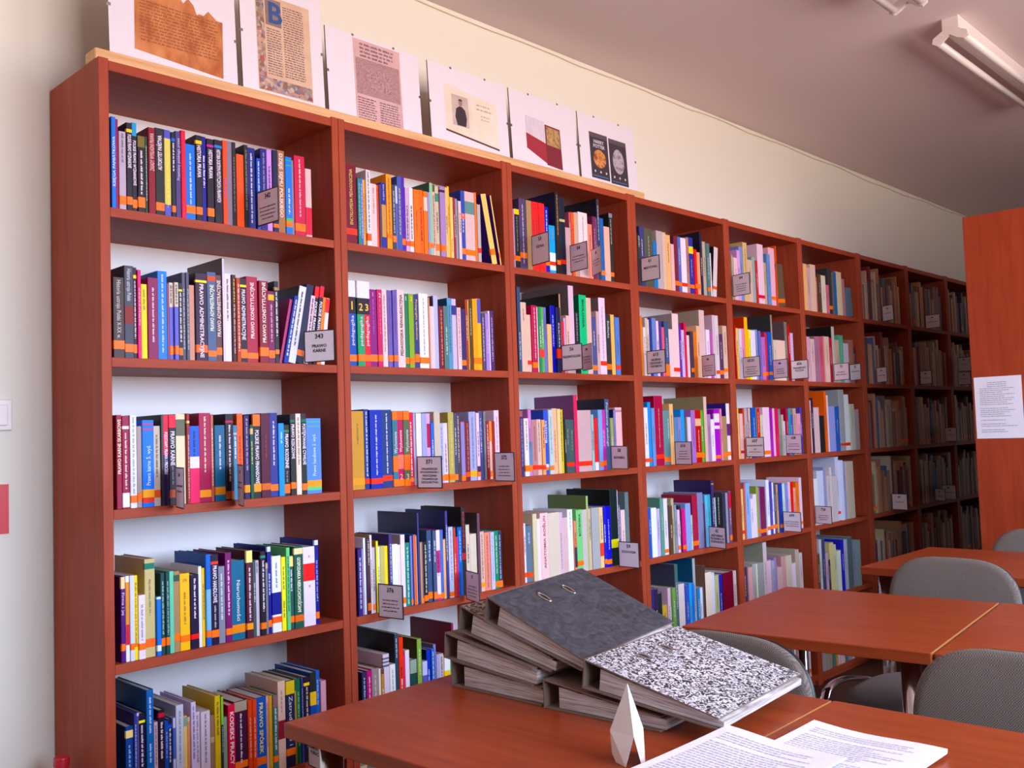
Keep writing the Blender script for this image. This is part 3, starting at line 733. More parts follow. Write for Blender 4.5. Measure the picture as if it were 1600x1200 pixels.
(4,1,2280.0,23.8,194,'EBB',0,[],8),
(4,1,2303.7,29.3,229,'734',0,[('o','F72',25,44)],9),
(4,1,2333.1,24.2,232,'67B',0,[('o','F72',26,40)],10),
(4,1,2395.4,16.5,235,'B87',0,[],12),
(4,1,2411.9,33.3,238,'449',0,[('b','FD6',169,199),('d','BBD',66,145),('o','F72',23,38)],13),
(4,1,2445.3,19.6,191,'E33',0,[('o','F72',25,44)],14),
(4,1,2464.9,34.0,183,'EA8',0,[('o','F72',27,46)],15),
(4,1,2498.9,17.1,272,'224',0,[('s','112')],16),
(4,1,2516.0,23.0,233,'BA9',0,[],17),
(4,1,2539.0,26.1,228,'577',0,[('d','DDD',69,165),('o','F72',20,37)],18),
(4,1,2565.1,20.5,190,'EDD',0,[],19),
(4,1,2585.6,32.5,221,'DCC',7,[('s','212'),('o','E53',33,46)],20),
(4,2,2046.3,22.4,235,'D85',0,[],1),
(4,2,2068.8,13.5,191,'EDD',0,[],2),
(4,2,2082.3,18.2,228,'CBA',0,[],3),
(4,2,2100.5,13.7,223,'ECC',0,[],4),
(4,2,2114.2,13.8,230,'348',0,[],5),
(4,2,2128.0,27.8,231,'78B',0,[],6),
(4,2,2155.8,16.4,221,'ECD',0,[],7),
(4,2,2172.1,16.5,220,'548',0,[],8),
(4,2,2188.6,26.1,199,'E78',0,[],9),
(4,2,2214.6,31.1,223,'457',0,[('d','DDE',78,156),('o','F72',3,50)],10),
(4,2,2245.8,29.1,194,'ECC',0,[],11),
(4,2,2319.1,12.4,220,'74A',0,[],13),
(4,2,2331.5,20.0,195,'CBD',0,[],14),
(4,2,2351.5,17.6,225,'D35',0,[],15),
(4,2,2369.1,20.3,175,'ECC',0,[],16),
(4,2,2389.3,23.0,190,'434',0,[('o','F72',22,39)],17),
(4,2,2412.3,30.9,194,'D73',0,[],18),
(4,2,2443.2,26.0,219,'EB9',0,[],19),
(4,2,2508.8,26.7,206,'EDE',0,[],21),
(4,2,2535.5,26.9,198,'B6A',0,[],22),
(4,2,2562.4,16.3,271,'DBC',0,[],23),
(4,2,2578.7,30.1,271,'DCC',0,[('o','E53',19,34)],24),
(4,2,2608.8,30.4,193,'535',0,[('o','F72',17,35)],25),
(4,2,2639.3,33.6,230,'DBA',0,[('o','F72',29,44)],26),
(4,3,2052.3,27.0,228,'EDD',0,[('o','E53',17,31)],1),
(4,3,2079.3,20.4,249,'59D',0,[('o','E53',16,30)],2),
(4,3,2099.7,20.6,226,'79C',0,[],3),
(4,3,2176.0,25.9,217,'688',0,[('o','F72',12,31)],5),
(4,3,2201.9,21.4,217,'688',0,[('o','F72',11,30)],6),
(4,3,2223.3,26.4,242,'EB8',0,[],7),
(4,3,2249.8,24.2,189,'68A',0,[],8),
(4,3,2274.0,24.5,189,'88B',0,[],9),
(4,3,2298.5,24.7,219,'39E',0,[],10),
(4,3,2323.2,19.9,188,'554',0,[],11),
(4,3,2343.1,25.1,188,'DCD',0,[],12),
(4,3,2368.2,30.4,216,'A7B',0,[],13),
(4,3,2442.4,23.4,216,'6A4',0,[('o','F72',17,37)],15),
(4,3,2465.8,23.6,272,'DBA',0,[('s','986')],16),
(4,3,2489.5,29.2,198,'A8A',0,[],17),
(4,3,2518.6,34.9,177,'EDE',0,[],18),
(4,3,2594.3,11.0,221,'E9A',0,[],20),
(4,3,2644.0,28.0,244,'EDD',0,[('s','438'),('b','637',104,155),('o','F72',18,35)],22),
(4,4,2049.2,7.7,210,'E95',0,[],1),
(4,4,2057.0,18.2,191,'46B',0,[],2),
(4,4,2109.2,23.8,184,'CBD',0,[],4),
(4,4,2133.0,24.1,222,'698',0,[],5),
(4,4,2157.1,29.7,220,'EDE',0,[('o','F72',8,22)],6),
(4,4,2186.8,21.8,190,'543',0,[],7),
(4,4,2208.7,19.3,217,'BA8',0,[],8),
(4,4,2227.9,13.8,190,'89A',0,[],9),
(4,4,2241.8,16.7,170,'ECD',0,[('o','F72',12,28)],10),
(4,4,2258.5,19.6,185,'323',0,[],11),
(4,4,2278.1,25.5,170,'D38',0,[('o','F72',9,25)],12),
(4,4,2340.8,14.4,140,'BCB',0,[],14),
(4,4,2434.6,15.0,181,'535',0,[],17),
(4,4,2449.6,21.1,214,'7BD',0,[],18),
(4,4,2470.7,24.3,214,'5AB',0,[],19),
(4,4,2495.0,21.4,271,'436',0,[('s','325'),('b','CA4',254,258)],20),
(4,4,2516.4,18.5,198,'BDD',0,[],21),
(4,4,2575.5,28.4,214,'334',0,[],23),
(4,4,2603.9,22.3,212,'99A',0,[],24),
(4,4,2626.2,20.5,219,'757',0,[('b','D24',146,211),('o','F72',10,31)],25),
(4,5,2052.4,23.5,233,'336',0,[],1),
(4,5,2075.9,21.5,230,'324',0,[],2),
(4,5,2097.5,28.3,211,'122',0,[],3),
(4,5,2125.8,28.6,161,'CA5',0,[],4),
(4,5,2154.4,17.8,224,'DBC',0,[],5),
(4,5,2172.1,15.6,222,'797',0,[],6),
(4,5,2187.7,24.8,219,'795',0,[],7),
(4,5,2212.5,22.7,307,'466',0,[('s','445')],8),
(4,5,2281.2,23.3,217,'56B',0,[],10),
(4,5,2304.5,16.4,222,'4AD',0,[],11),
(4,5,2321.0,21.3,219,'27D',0,[],12),
(4,5,2342.3,19.1,316,'AAA',0,[('s','257')],13),
(4,5,2361.3,21.6,195,'48B',0,[],14),
(4,5,2382.9,26.6,192,'DDE',0,[],15),
(4,5,2409.6,14.6,278,'433',0,[('s','865')],16),
(4,5,2473.6,25.0,242,'DDE',0,[],18),
(4,5,2498.6,32.9,228,'BB8',0,[],19),
(4,5,2531.5,28.1,226,'44A',0,[],20),
(4,5,2640.5,29.2,229,'CBB',0,[('s','233')],22),
(5,1,2747.8,11.6,201,'BA9',0,[],1),
(5,1,2759.4,29.1,191,'ECC',0,[],2),
(5,1,2788.5,26.5,228,'DAD',0,[],3),
(5,1,2814.9,32.7,248,'89C',0,[],4),
(5,1,2847.6,36.0,271,'DB8',0,[],5),
(5,1,2883.6,39.5,196,'DBA',0,[],6),
(5,1,2923.2,27.7,212,'9AA',0,[],7),
(5,1,2950.9,21.7,199,'C55',0,[],8),
(5,1,3025.9,25.4,198,'CA8',0,[],10),
(5,1,3051.4,32.1,240,'79C',0,[],11),
(5,1,3138.9,8.6,288,'D64',0,[],13),
(5,2,2746.6,11.6,238,'C44',0,[],1),
(5,2,2758.2,20.4,227,'EC7',0,[],2),
(5,2,2778.6,23.4,225,'DCD',0,[],3),
(5,2,2802.0,29.6,228,'E9B',0,[],4),
(5,2,2831.6,29.9,281,'FB4',0,[('s','D31')],5),
(5,2,2861.5,18.1,226,'EE6',0,[],6),
(5,2,2879.5,42.6,225,'EDE',0,[],7),
(5,2,2922.1,24.6,230,'89B',0,[],8),
(5,2,2946.7,21.7,225,'77B',0,[],9),
(5,2,2968.5,34.4,198,'B7B',0,[('o','F72',16,35)],10),
(5,2,3002.9,25.3,221,'C56',0,[('o','F72',20,37)],11),
(5,2,3028.2,35.1,225,'46B',0,[('o','F72',24,38)],12),
(5,2,3063.3,16.1,306,'987',0,[('s','333')],13),
(5,2,3079.4,32.4,190,'DCB',0,[],14),
(5,2,3197.8,26.9,282,'776',0,[('s','655')],16),
(5,2,3224.8,20.4,270,'C33',0,[],17),
(5,2,3245.1,27.4,231,'DBD',0,[],18),
(5,3,2728.2,22.0,225,'EC7',0,[],1),
(5,3,2750.2,27.1,199,'EBB',0,[('o','D45',24,36)],2),
(5,3,2777.2,12.4,222,'C54',0,[],3),
(5,3,2789.6,22.4,222,'BAA',0,[],4),
(5,3,2812.1,17.6,222,'A68',0,[],5),
(5,3,2829.6,20.2,222,'EC9',0,[],6),
(5,3,2849.9,35.7,224,'46B',0,[],7),
(5,3,2885.6,15.4,221,'396',0,[],8),
(5,3,2901.0,31.1,221,'D33',0,[],9),
(5,3,2932.1,26.2,192,'CCA',0,[],10),
(5,3,3016.7,26.9,221,'A3A',0,[],12),
(5,3,3043.6,24.4,221,'EBC',0,[],13),
(5,3,3068.1,24.6,221,'D46',0,[],14),
(5,3,3092.7,27.6,218,'787',0,[],15),
(5,3,3120.3,16.7,190,'CBA',0,[],16),
(5,3,3137.0,25.2,160,'DDE',0,[],17),
(5,3,3162.2,22.6,220,'B45',0,[],18),
(5,3,3184.8,19.9,220,'4AB',0,[],19),
(5,3,3204.7,34.4,189,'66B',0,[],20),
(5,3,3239.1,29.0,220,'CA9',0,[],21),
(5,3,3268.1,35.1,195,'EAB',0,[],22),
(5,3,3303.2,20.7,223,'65A',0,[],23),
(5,4,2730.4,24.0,220,'EC8',0,[('o','E43',25,40)],1),
(5,4,2754.4,13.4,244,'C77',0,[],2),
(5,4,2767.8,37.9,245,'9BE',0,[],3),
(5,4,2805.7,21.9,173,'EDE',0,[],4),
(5,4,2827.6,30.4,191,'EDE',0,[],5),
(5,4,2858.0,19.5,223,'9A5',0,[('o','F72',18,35)],6),
(5,4,2877.5,22.4,216,'A7A',0,[('o','F72',16,33)],7),
(5,4,2945.3,25.8,247,'EEF',0,[('o','F72',21,37)],9),
(5,4,2971.1,26.1,236,'65A',0,[('o','F72',24,41)],10),
(5,4,2997.1,23.3,232,'EEF',0,[('o','F72',23,41)],11),
(5,4,3020.5,23.5,228,'557',0,[('o','F72',22,40)],12),
(5,4,3044.0,14.8,221,'DA7',0,[],13),
(5,4,3058.8,32.8,225,'45A',0,[('o','F72',21,37)],14),
(5,4,3091.6,30.1,223,'CDC',0,[],15),
(5,4,3121.8,24.3,219,'99D',0,[],16),
(5,4,3146.1,24.5,226,'ECC',0,[],17),
(5,4,3170.6,37.2,224,'E44',0,[],18),
(5,4,3207.8,25.0,195,'EA9',0,[],19),
(5,4,3232.8,31.6,221,'E85',0,[],20),
(5,4,3264.4,25.5,240,'ECD',0,[('o','F72',19,34)],21),
(5,5,2727.0,34.6,232,'435',0,[],1),
(5,5,2761.6,35.0,228,'DAA',0,[],2),
(5,5,2796.6,31.9,238,'AAA',0,[],3),
(5,5,2828.5,21.4,235,'DDB',0,[],4),
(5,5,2896.9,33.0,322,'CBB',0,[('s','998')],6),
(5,5,2929.9,40.8,237,'DBC',0,[],7),
(5,5,2970.7,22.5,233,'AAB',0,[],8),
(5,5,2993.2,22.7,242,'98B',0,[],9),
(5,5,3061.7,38.7,240,'C99',0,[],11),
(5,5,3155.5,39.9,198,'DCD',0,[],13),
(5,5,3195.4,36.4,256,'BA9',0,[],14),
(5,5,3231.8,32.7,237,'CBB',0,[],15),
(6,1,3412.5,36.6,234,'EB8',0,[],1),
(6,1,3449.1,37.0,220,'CAA',0,[],2),
(6,1,3542.3,19.0,181,'B65',0,[],4),
(6,1,3561.3,31.9,196,'543',0,[],5),
(6,1,3593.2,51.6,194,'DCB',0,[],6),
(6,1,3644.8,32.7,149,'C78',0,[],7),
(6,1,3677.5,46.3,238,'333',0,[('o','F72',26,44)],8),
(6,1,3723.7,20.0,223,'665',0,[],9),
(6,1,3743.8,33.6,226,'36A',0,[],10),
(6,1,3777.4,54.5,230,'DCA',0,[],11),
(6,1,3832.0,27.6,197,'B88',0,[],12),
(6,2,3417.8,30.6,223,'DAB',0,[],1),
(6,2,3448.4,43.3,213,'DBB',0,[],2),
(6,2,3491.6,50.2,227,'A78',0,[],3),
(6,2,3541.8,50.9,230,'C67',0,[],4),
(6,2,3592.7,51.7,232,'DBA',0,[],5),
(6,2,3644.5,39.3,229,'B45',0,[],6),
(6,2,3683.8,33.1,288,'BBA',0,[('s','111')],7),
(6,2,3716.9,40.2,220,'CA9',0,[],8),
(6,2,3757.1,47.5,247,'6A8',0,[],9),
(6,2,3866.6,56.1,228,'A76',0,[],11),
(6,2,3922.7,42.7,193,'534',0,[],12),
(6,3,3398.0,18.2,258,'DCC',0,[],1),
(6,3,3416.2,24.5,269,'423',0,[],2),
(6,3,3559.4,25.6,305,'E63',0,[],5),
(6,3,3585.0,25.8,285,'DCC',0,[],6),
(6,3,3669.4,53.0,228,'46A',0,[],8),
(6,3,3844.9,48.8,240,'BBA',0,[],11),
(6,3,3893.8,56.7,212,'A99',0,[],12),
(6,4,3514.0,25.3,276,'99B',0,[],3),
(6,4,3539.3,44.7,234,'CBB',0,[],4),
(6,4,3583.9,19.3,273,'DCC',0,[],5),
(6,4,3603.3,52.1,230,'CBB',0,[],6),
(6,4,3655.4,39.6,322,'CCD',0,[('o','E43',33,47)],7),
(6,4,3695.0,33.4,303,'DDE',0,[],8),
(6,4,3728.4,40.5,295,'AAC',0,[],9),
(6,5,3400.5,30.2,214,'643',0,[],1),
(6,5,3430.6,26.1,280,'BBB',0,[],2),
(6,5,3456.7,35.1,277,'446',0,[],3),
(6,5,3491.8,31.0,208,'B9A',0,[],4),
(6,5,3522.8,22.3,172,'323',0,[],5),
(6,5,3545.2,45.1,251,'CB8',0,[],6),
(6,5,3590.3,27.4,238,'BB9',0,[],7),
(6,5,3617.7,41.5,205,'CCB',0,[],8),
(6,5,3659.2,32.6,256,'44A',0,[],9),
(6,5,3691.8,47.2,252,'AAB',0,[],10),
(6,5,3739.0,57.5,259,'566',0,[],11),
(6,5,3796.5,38.9,237,'889',0,[],12),
(6,5,3835.4,49.2,233,'899',0,[],13)]
CARDS = [  # bay, row, x mm, z above shelf mm, width mm, height mm, turn degrees, lines
(1, 1, 380, 3, 95, 90, 87.5, ['342', '', '~', '~', '~', '~']),
(1, 2, 514, 2, 95, 85, 67.0, ['343', '', 'PRAWO', 'KARNE']),
(1, 3, 145, -5, 95, 96, 105.5, ['~', '', '~', '~']),
(1, 3, 309, -12, 95, 102, 112.0, ['~', '', '~', '~']),
(1, 5, 498, -3, 95, 75, 94.5, ['', 'ADMINISTRACJA', 'PUBLICZNA']),
(2, 3, 896, -8, 95, 94, 81.0, ['371', 'ORGANIZACJA', 'WYCHOWANIA I', 'NAUCZANIA', 'ORGANIZACJA', 'SZKOLNICTWA']),
(2, 3, 1218, -6, 95, 92, 94.0, ['372', '', '~', '~', '~', '~']),
(2, 4, 740, -9, 95, 94, 82.0, ['376', '', '~', '~', '~', '~']),
(2, 4, 1077, -9, 95, 89, 108.0, ['9', '', '~', '~', '~', '~']),
(3, 1, 1429, 10, 95, 102, 100.0, ['53', '', 'FIZYKA']),
(3, 1, 1629, 7, 95, 97, 100.5, ['54', '', '~', '~', '~']),
(3, 1, 1750, 5, 95, 97, 121.0, ['~', '', '~', '~', '~']),
(3, 2, 1564, 5, 95, 90, 91.5, ['56', '', 'PALEONTOLOGIA']),
(3, 2, 1675, 8, 95, 92, 119.5, ['~', '', '~', '~', '~']),
(3, 3, 1818, 3, 95, 84, 103.5, ['58', '', 'BOTANIKA']),
(3, 4, 1840, -3, 95, 92, 92.0, ['59', 'ZOOLOGIA']),
(4, 1, 2050, 12, 95, 93, 96.5, ['61', '', 'MEDYCYNA']),
(4, 2, 2062, 5, 95, 89, 96.5, ['613', 'HIGIENA', 'SZKOLNA I', 'OSOBISTA']),
(4, 2, 2446, 2, 95, 88, 114.5, ['~', '', '~', '~', '~']),
(4, 3, 2225, 0, 95, 91, 103.5, ['616', '~', '~', '~', '~']),
(4, 4, 2442, 2, 95, 86, 104.0, ['62', 'INŻYNIERIA', 'TECHNIKA W', 'OGÓLNOŚCI']),
(5, 1, 2718, 9, 95, 94, 99.5, ['64', '', '~', '~', '~', '~']),
(5, 2, 2772, 6, 95, 88, 100.0, ['65.01', '', '~', '~', '~', '~']),
(5, 2, 3036, 5, 95, 86, 108.5, ['~', '', '~', '~', '~']),
(5, 2, 3206, 5, 95, 88, 98.0, ['656', 'TRANSPORT', 'POCZTA']),
(5, 3, 2767, 8, 95, 86, 97.5, ['657', 'RACHUNKOWOŚĆ', '', '657', '~']),
(5, 3, 3122, 9, 95, 89, 104.5, ['658', '', '~', '~', '', '~']),
(5, 4, 3063, 7, 95, 90, 97.0, ['699', '', '~', '~', '~']),
(6, 2, 3653, 7, 95, 85, 105.0, ['73', '', '~', '~']),
(6, 2, 3837, 10, 95, 84, 122.0, ['75', '~']),
(6, 4, 3377, 14, 95, 85, 101.5, ['728', '', '~', '~', '~']),
(7, 1, 4288, -4, 95, 87, 121.5, ['~', '', '~']),
(7, 4, 4279, 9, 95, 87, 103.0, ['~', '', '~']),
(8, 1, 4908, -9, 95, 82, 101.5, ['~', '', '~']),
(8, 2, 4779, 3, 95, 80, 118.5, ['~', '', '~']),
(7, 2, 4168, 5, 95, 81, 124.5, ['~', '', '~']),
(8, 3, 5125, 7, 95, 86, 118.5, ['~', '', '~']),
(8, 4, 4905, 12, 95, 72, 124.5, ['~', '', '~']),
(8, 4, 5018, 11, 95, 88, 106.5, ['~', '', '~']),
(9, 2, 5415, 94, 95, 90, 110.5, ['~', '', '~']),
(9, 2, 5401, 8, 95, 82, 110.5, ['~', '', '~'])]
# ------------------------------------------------------------------ books one by one
import colorsys
def vivid(h):
    """cover colour from its three-digit code, a little more saturated"""
    c = rgb(h)[:3]; hh, ss, vv = colorsys.rgb_to_hsv(*c)
    return colorsys.hsv_to_rgb(hh, min(1.0, ss*1.12 + (0.02 if ss > 0.2 else 0)), vv)
def cover_mat(h): return plain('book_cover_' + h, vivid(h), 0.42, noise=0.05, scale=60, spec=0.25)
PAGES = plain('book_pages', 'cdbfb0', 0.85, noise=0.08, scale=220)
def hue_name(h):
    r, g, b = [int(c, 16)/15 for c in h]; hh, ss, vv = colorsys.rgb_to_hsv(r, g, b); d = hh*360
    if vv < 0.24: return 'black'
    if ss < 0.16: return 'white' if vv > 0.85 else ('pale grey' if vv > 0.65 else ('grey' if vv > 0.4 else 'charcoal'))
    if d < 12 or d >= 345: n = 'red' if ss > 0.55 else 'pink'
    elif d < 40: n = 'orange' if ss > 0.6 and vv > 0.85 else ('brown' if vv < 0.75 else 'beige')
    elif d < 70: n = 'yellow' if ss > 0.5 and vv > 0.8 else ('olive' if vv < 0.7 else 'cream')
    elif d < 165: n = 'green'
    elif d < 200: n = 'teal'
    elif d < 250: n = 'blue'
    elif d < 300: n = 'violet'
    else: n = 'magenta'
    if n == 'red' and vv < 0.65: n = 'maroon'
    if n == 'blue' and vv < 0.55: n = 'navy'
    elif vv < 0.45 and n not in ('maroon', 'navy', 'brown', 'olive'): n = 'dark ' + n
    elif vv > 0.8 and ss < 0.4 and n not in ('pink', 'beige', 'cream'): n = 'pale ' + n
    return n
def nth(n): return '%d%s' % (n, 'th' if 10 <= n % 100 <= 20 else {1: 'st', 2: 'nd', 3: 'rd'}.get(n % 10, 'th'))
SHELF_NAME = ['top shelf', 'second shelf', 'third shelf', 'fourth shelf', 'fifth shelf', 'bottom shelf']
def title_size(t, w, L, tl):
    """cap height and advance scale of a spine title w wide and L long"""
    cap = min(w*0.54, 0.0098)
    if t.startswith(('SZKOŁA', 'FIZYKA', 'Pedagogika', 'EWOLUCJ')): cap = min(cap, 0.0062)
    return cap, min(L/tl, cap*1.55)
def spine_text(parent, name, V, F, mat, x0=0.0, place=None):
    m = MB(); m.add([place(a, b) for a, b in V], F); return m.build(name, mat, parent)
def make_book(bay, row, x, w, h, col, lean, feats, n):
    rnd = random.Random(bay*1000 + row*100 + n)
    x, w, h = x/1000, w/1000, h/1000
    if lean: w *= math.cos(math.radians(abs(lean)))
    side = [f[1] for f in feats if f[0] == 's']; side = side[0] if side else col
    rec = 0.010 + rnd.uniform(-0.004, 0.004)
    d = min(0.262, max(0.125, h*rnd.uniform(0.68, 0.76)))
    sh = -w if lean > 0 else 0.0                           # a leaning book turns about the lower edge it stands on
    g = 0.00025                                            # hairline gap between neighbours
    a, b = sh + g, sh + w - g; t = min(0.0022, w*0.2); c = min(0.0016, w*0.18)
    m = MB()
    m.add([(a,d,0),(a,c,0),(a+c*.3,c*.3,0),(a+c,0,0),(b-c,0,0),(b-c*.3,c*.3,0),(b,c,0),(b,d,0),(b-t,d,0),(b-t,t*1.4,0),(a+t,t*1.4,0),(a+t,d,0)] +
          [(a,d,h),(a,c,h),(a+c*.3,c*.3,h),(a+c,0,h),(b-c,0,h),(b-c*.3,c*.3,h),(b,c,h),(b,d,h),(b-t,d,h),(b-t,t*1.4,h),(a+t,t*1.4,h),(a+t,d,h)], [])
    for i in range(12):
        j = (i+1) % 12; m.f.append((i, j, 12+j, 12+i)); m.m.append(1 if i in (0, 6) else 0)
    for base, fl in ((0, True), (12, False)):
        for q in ((0,1,10,11), (1,2,3,10), (3,4,9,10), (4,5,6,9), (6,7,8,9)):
            m.f.append(tuple(base + i for i in (q if fl else q[::-1]))); m.m.append(0)
    px = x + (w if lean > 0 else 0)
    o = m.build('book', [cover_mat(col), cover_mat(side)], None, False, (px, rec, SHELF_Z[row-1] + 0.0004), (0, math.radians(lean), 0))
    size = 'slim ' if w < 0.011 else ('thick ' if w > 0.026 else '')
    st = [f for f in feats if f[0] == 'o']; fx = ''
    if st: fx = ' with sticker'
    lb = '%s%s book%s%s, %s from the left on %s, %s bay' % (size, hue_name(col), fx, ' leaning' if lean else '', nth(n), SHELF_NAME[row-1], ORD[bay-1])
    tag(o, lb, 'book', 'library books on the wall shelves')
    m = MB(); top = h - 0.002; m.box(a + t*1.02, b - t*1.02, t*1.5, d - 0.003, 0.001, top); m.build('pages', PAGES, o)
    for f in feats:
        k = f[0]
        if k in 'ob':
            e = 0.0007 if k == 'o' else 0.0003
            m = MB(); m.add([(a-e*.3,0.006,f[2]/1000),(a-e*.3,c,f[2]/1000),(a+c*.6,-e,f[2]/1000),(b-c*.6,-e,f[2]/1000),(b+e*.3,c,f[2]/1000),(b+e*.3,0.006,f[2]/1000)] +
                      [(a-e*.3,0.006,f[3]/1000),(a-e*.3,c,f[3]/1000),(a+c*.6,-e,f[3]/1000),(b-c*.6,-e,f[3]/1000),(b+e*.3,c,f[3]/1000),(b+e*.3,0.006,f[3]/1000)],
                      [(i, i+1, i+7, i+6) for i in range(5)])
            q = m.build('sticker' if k == 'o' else 'colour_band', cover_mat(f[1]), o)
        elif k in 'tund':
            z0, z1 = f[2]/1000, f[3]/1000; L = z1 - z0; xc = (a + b)/2; y = -0.0011
            mat = plain('spine_print_' + f[1], f[1], 0.6)
            if k == 'd':
                hh = min(0.005, w*0.38); V, F = dash_geo(L, hh, rnd)
                spine_text(o, 'title', V, F, mat, place=lambda p, q: (xc - hh/2 + q, y, z1 - p))
                continue
            V, F, tl = text_geo(f[4], bold=f[4].isupper() or k == 'n')
            cap, sx = title_size(f[4], w, L, tl)
            if k == 'n':
                cap = min(L, w*0.8); spine_text(o, 'title', V, F, mat, place=lambda p, q: (xc - tl*cap/2 + p*cap, y, z0 + q*cap))
                continue
            z0 += (L - tl*sx)/2; z1 -= (L - tl*sx)/2
            if k == 't': spine_text(o, 'title', V, F, mat, place=lambda p, q: (xc - cap/2 + q*cap, y, z1 - p*sx))
            else: spine_text(o, 'title', V, F, mat, place=lambda p, q: (xc + cap/2 - q*cap, y, z0 + p*sx))
    return o
for B_ in BOOKS: make_book(*B_)

# ------------------------------------------------------------------ the remaining several hundred books, one object
fv = []; ff = []; fc = []
def far_box(x0, x1, y0, y1, z0, z1, cols, lean=0.0, piv=None):
    k = len(fv)
    P = [(x0,y0,z0),(x1,y0,z0),(x1,y1,z0),(x0,y1,z0),(x0,y0,z1),(x1,y0,z1),(x1,y1,z1),(x0,y1,z1)]
    if lean:
        s, c = math.sin(lean), math.cos(lean); px, pz = piv
        P = [(px + (x-px)*c + (z-pz)*s, y, pz - (x-px)*s + (z-pz)*c) for x, y, z in P]
    fv.extend(P)
    for q, cc in zip([(0,3,2,1),(4,5,6,7),(0,1,5,4),(1,2,6,5),(2,3,7,6),(3,0,4,7)], cols):
        ff.append(tuple(i + k for i in q)); fc.append(cc)
PG = rgb('c6b8aa')
def far_book(bay, row, x, w, h, col, lean, feats, n):
    rnd = random.Random(bay*977 + row*131 + n); x, w, h = x/1000, w/1000, h/1000; z = SHELF_Z[row-1] + 0.0004
    if lean: w *= math.cos(math.radians(abs(lean)))
    side = [f[1] for f in feats if f[0] == 's']; side = vivid(side[0]) + (1,) if side else vivid(col) + (1,); c = vivid(col) + (1,)
    rec = 0.010 + rnd.uniform(-0.004, 0.004); d = min(0.262, max(0.125, h*rnd.uniform(0.68, 0.76))); g = 0.0003
    la = math.radians(lean); piv = (x + w if lean > 0 else x, z)
    far_box(x + g + 0.0004, x + w - g - 0.0004, rec, rec + d - 0.002, z, z + h - 0.0015, [PG, PG, c, side, PG, side], la, piv)
    for xa, xb in ((x + g, x + g + 0.0014), (x + w - g - 0.0014, x + w - g)):    # cover boards stand proud of the pages
        far_box(xa, xb, rec + 0.0004, rec + d, z, z + h, [side]*6, la, piv)
    for f in feats:
        if f[0] in 'ob':
            e = 0.0009 if f[0] == 'o' else 0.0004; cc = vivid(f[1]) + (1,)
            far_box(x + g, x + w - g, rec - e, rec, z + f[2]/1000, z + f[3]/1000, [cc]*6, la, piv)
    if not any(f[0] in 'tund' for f in feats) and w > 0.008 and rnd.random() < 0.65 and bay < 7:
        lum = sum(c[:3])/3; q0 = rnd.uniform(0.3, 0.5)*h*1000
        feats = feats + [('d', rnd.choice(['DDD', 'CCB', 'EDC']) if lum < 0.25 else rnd.choice(['433', '655', '445', '733']), q0, q0 + rnd.uniform(0.25, 0.42)*h*1000)]
    for f in feats:
        if f[0] not in 'tund': continue
        z0, z1 = f[2]/1000, f[3]/1000; L = z1 - z0; xc = x + w/2; y = rec - 0.0011; cc = rgb(f[1])
        if f[0] == 'd':
            hh = min(0.0048, w*0.36); V, F = dash_geo(L, hh, rnd); P3 = [(xc - hh/2 + q, y, z + z1 - p) for p, q in V]
        else:
            V, F, tl = text_geo(f[4], f[4].isupper()); cap, sx = title_size(f[4], w, L, tl)
            if f[0] == 'n': cap = min(L, w*0.8); P3 = [(xc - tl*cap/2 + p*cap, y, z + z0 + q*cap) for p, q in V]
            elif f[0] == 't': P3 = [(xc - cap/2 + q*cap, y, z + z1 - p*sx) for p, q in V]
            else: P3 = [(xc + cap/2 - q*cap, y, z + z0 + p*sx) for p, q in V]
        if lean:
            s, k_ = math.sin(la), math.cos(la); P3 = [(piv[0] + (a-piv[0])*k_ + (q-piv[1])*s, v, piv[1] - (a-piv[0])*s + (q-piv[1])*k_) for a, v, q in P3]
        k = len(fv); fv.extend(P3)
        for q in F: ff.append(tuple(i + k for i in q)); fc.append(cc)
for B_ in FAR: far_book(*B_)
PALE = ['DCC','CBB','BA9','DCA','A99','EDD','CBA','B87','998','A76','CCD','88A','655','457','DBC','833','576','EDC','C96','99B']
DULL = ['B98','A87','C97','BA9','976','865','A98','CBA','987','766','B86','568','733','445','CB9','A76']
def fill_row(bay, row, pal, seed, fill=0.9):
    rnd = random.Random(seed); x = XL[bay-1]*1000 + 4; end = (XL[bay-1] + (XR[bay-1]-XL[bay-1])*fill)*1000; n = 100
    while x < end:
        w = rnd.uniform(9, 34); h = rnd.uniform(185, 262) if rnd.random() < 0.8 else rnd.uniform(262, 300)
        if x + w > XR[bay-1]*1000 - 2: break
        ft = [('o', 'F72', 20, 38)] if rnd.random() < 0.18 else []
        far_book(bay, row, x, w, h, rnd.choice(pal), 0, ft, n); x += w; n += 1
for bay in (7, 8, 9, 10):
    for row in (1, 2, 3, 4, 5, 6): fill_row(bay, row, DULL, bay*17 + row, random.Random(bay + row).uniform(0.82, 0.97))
for bay in (1, 2, 3, 4, 5, 6): fill_row(bay, 6, PALE, bay*31 + 6)
fill_row(2, 5, PALE, 5) if False else None
me = bpy.data.meshes.new('shelved_books'); me.from_pydata(fv, [], ff)
at = me.color_attributes.new('cover', 'FLOAT_COLOR', 'CORNER')
buf = []
for q, cc in zip(ff, fc): buf += list(cc)*len(q)
at.data.foreach_set('color', buf)
mt, nt, b = new_mat('assorted_book_covers'); an = nt.nodes.new('ShaderNodeAttribute'); an.attribute_name = 'cover'
nt.links.new(an.outputs['Color'], b.inputs['Base Color']); b.inputs['Roughness'].default_value = 0.45; me.materials.append(mt)
so = bpy.data.objects.new('shelved_books', me); C.objects.link(so)
tag(so, 'hundreds of smaller assorted books filling the rest of the wall shelves', 'book', kind='stuff')

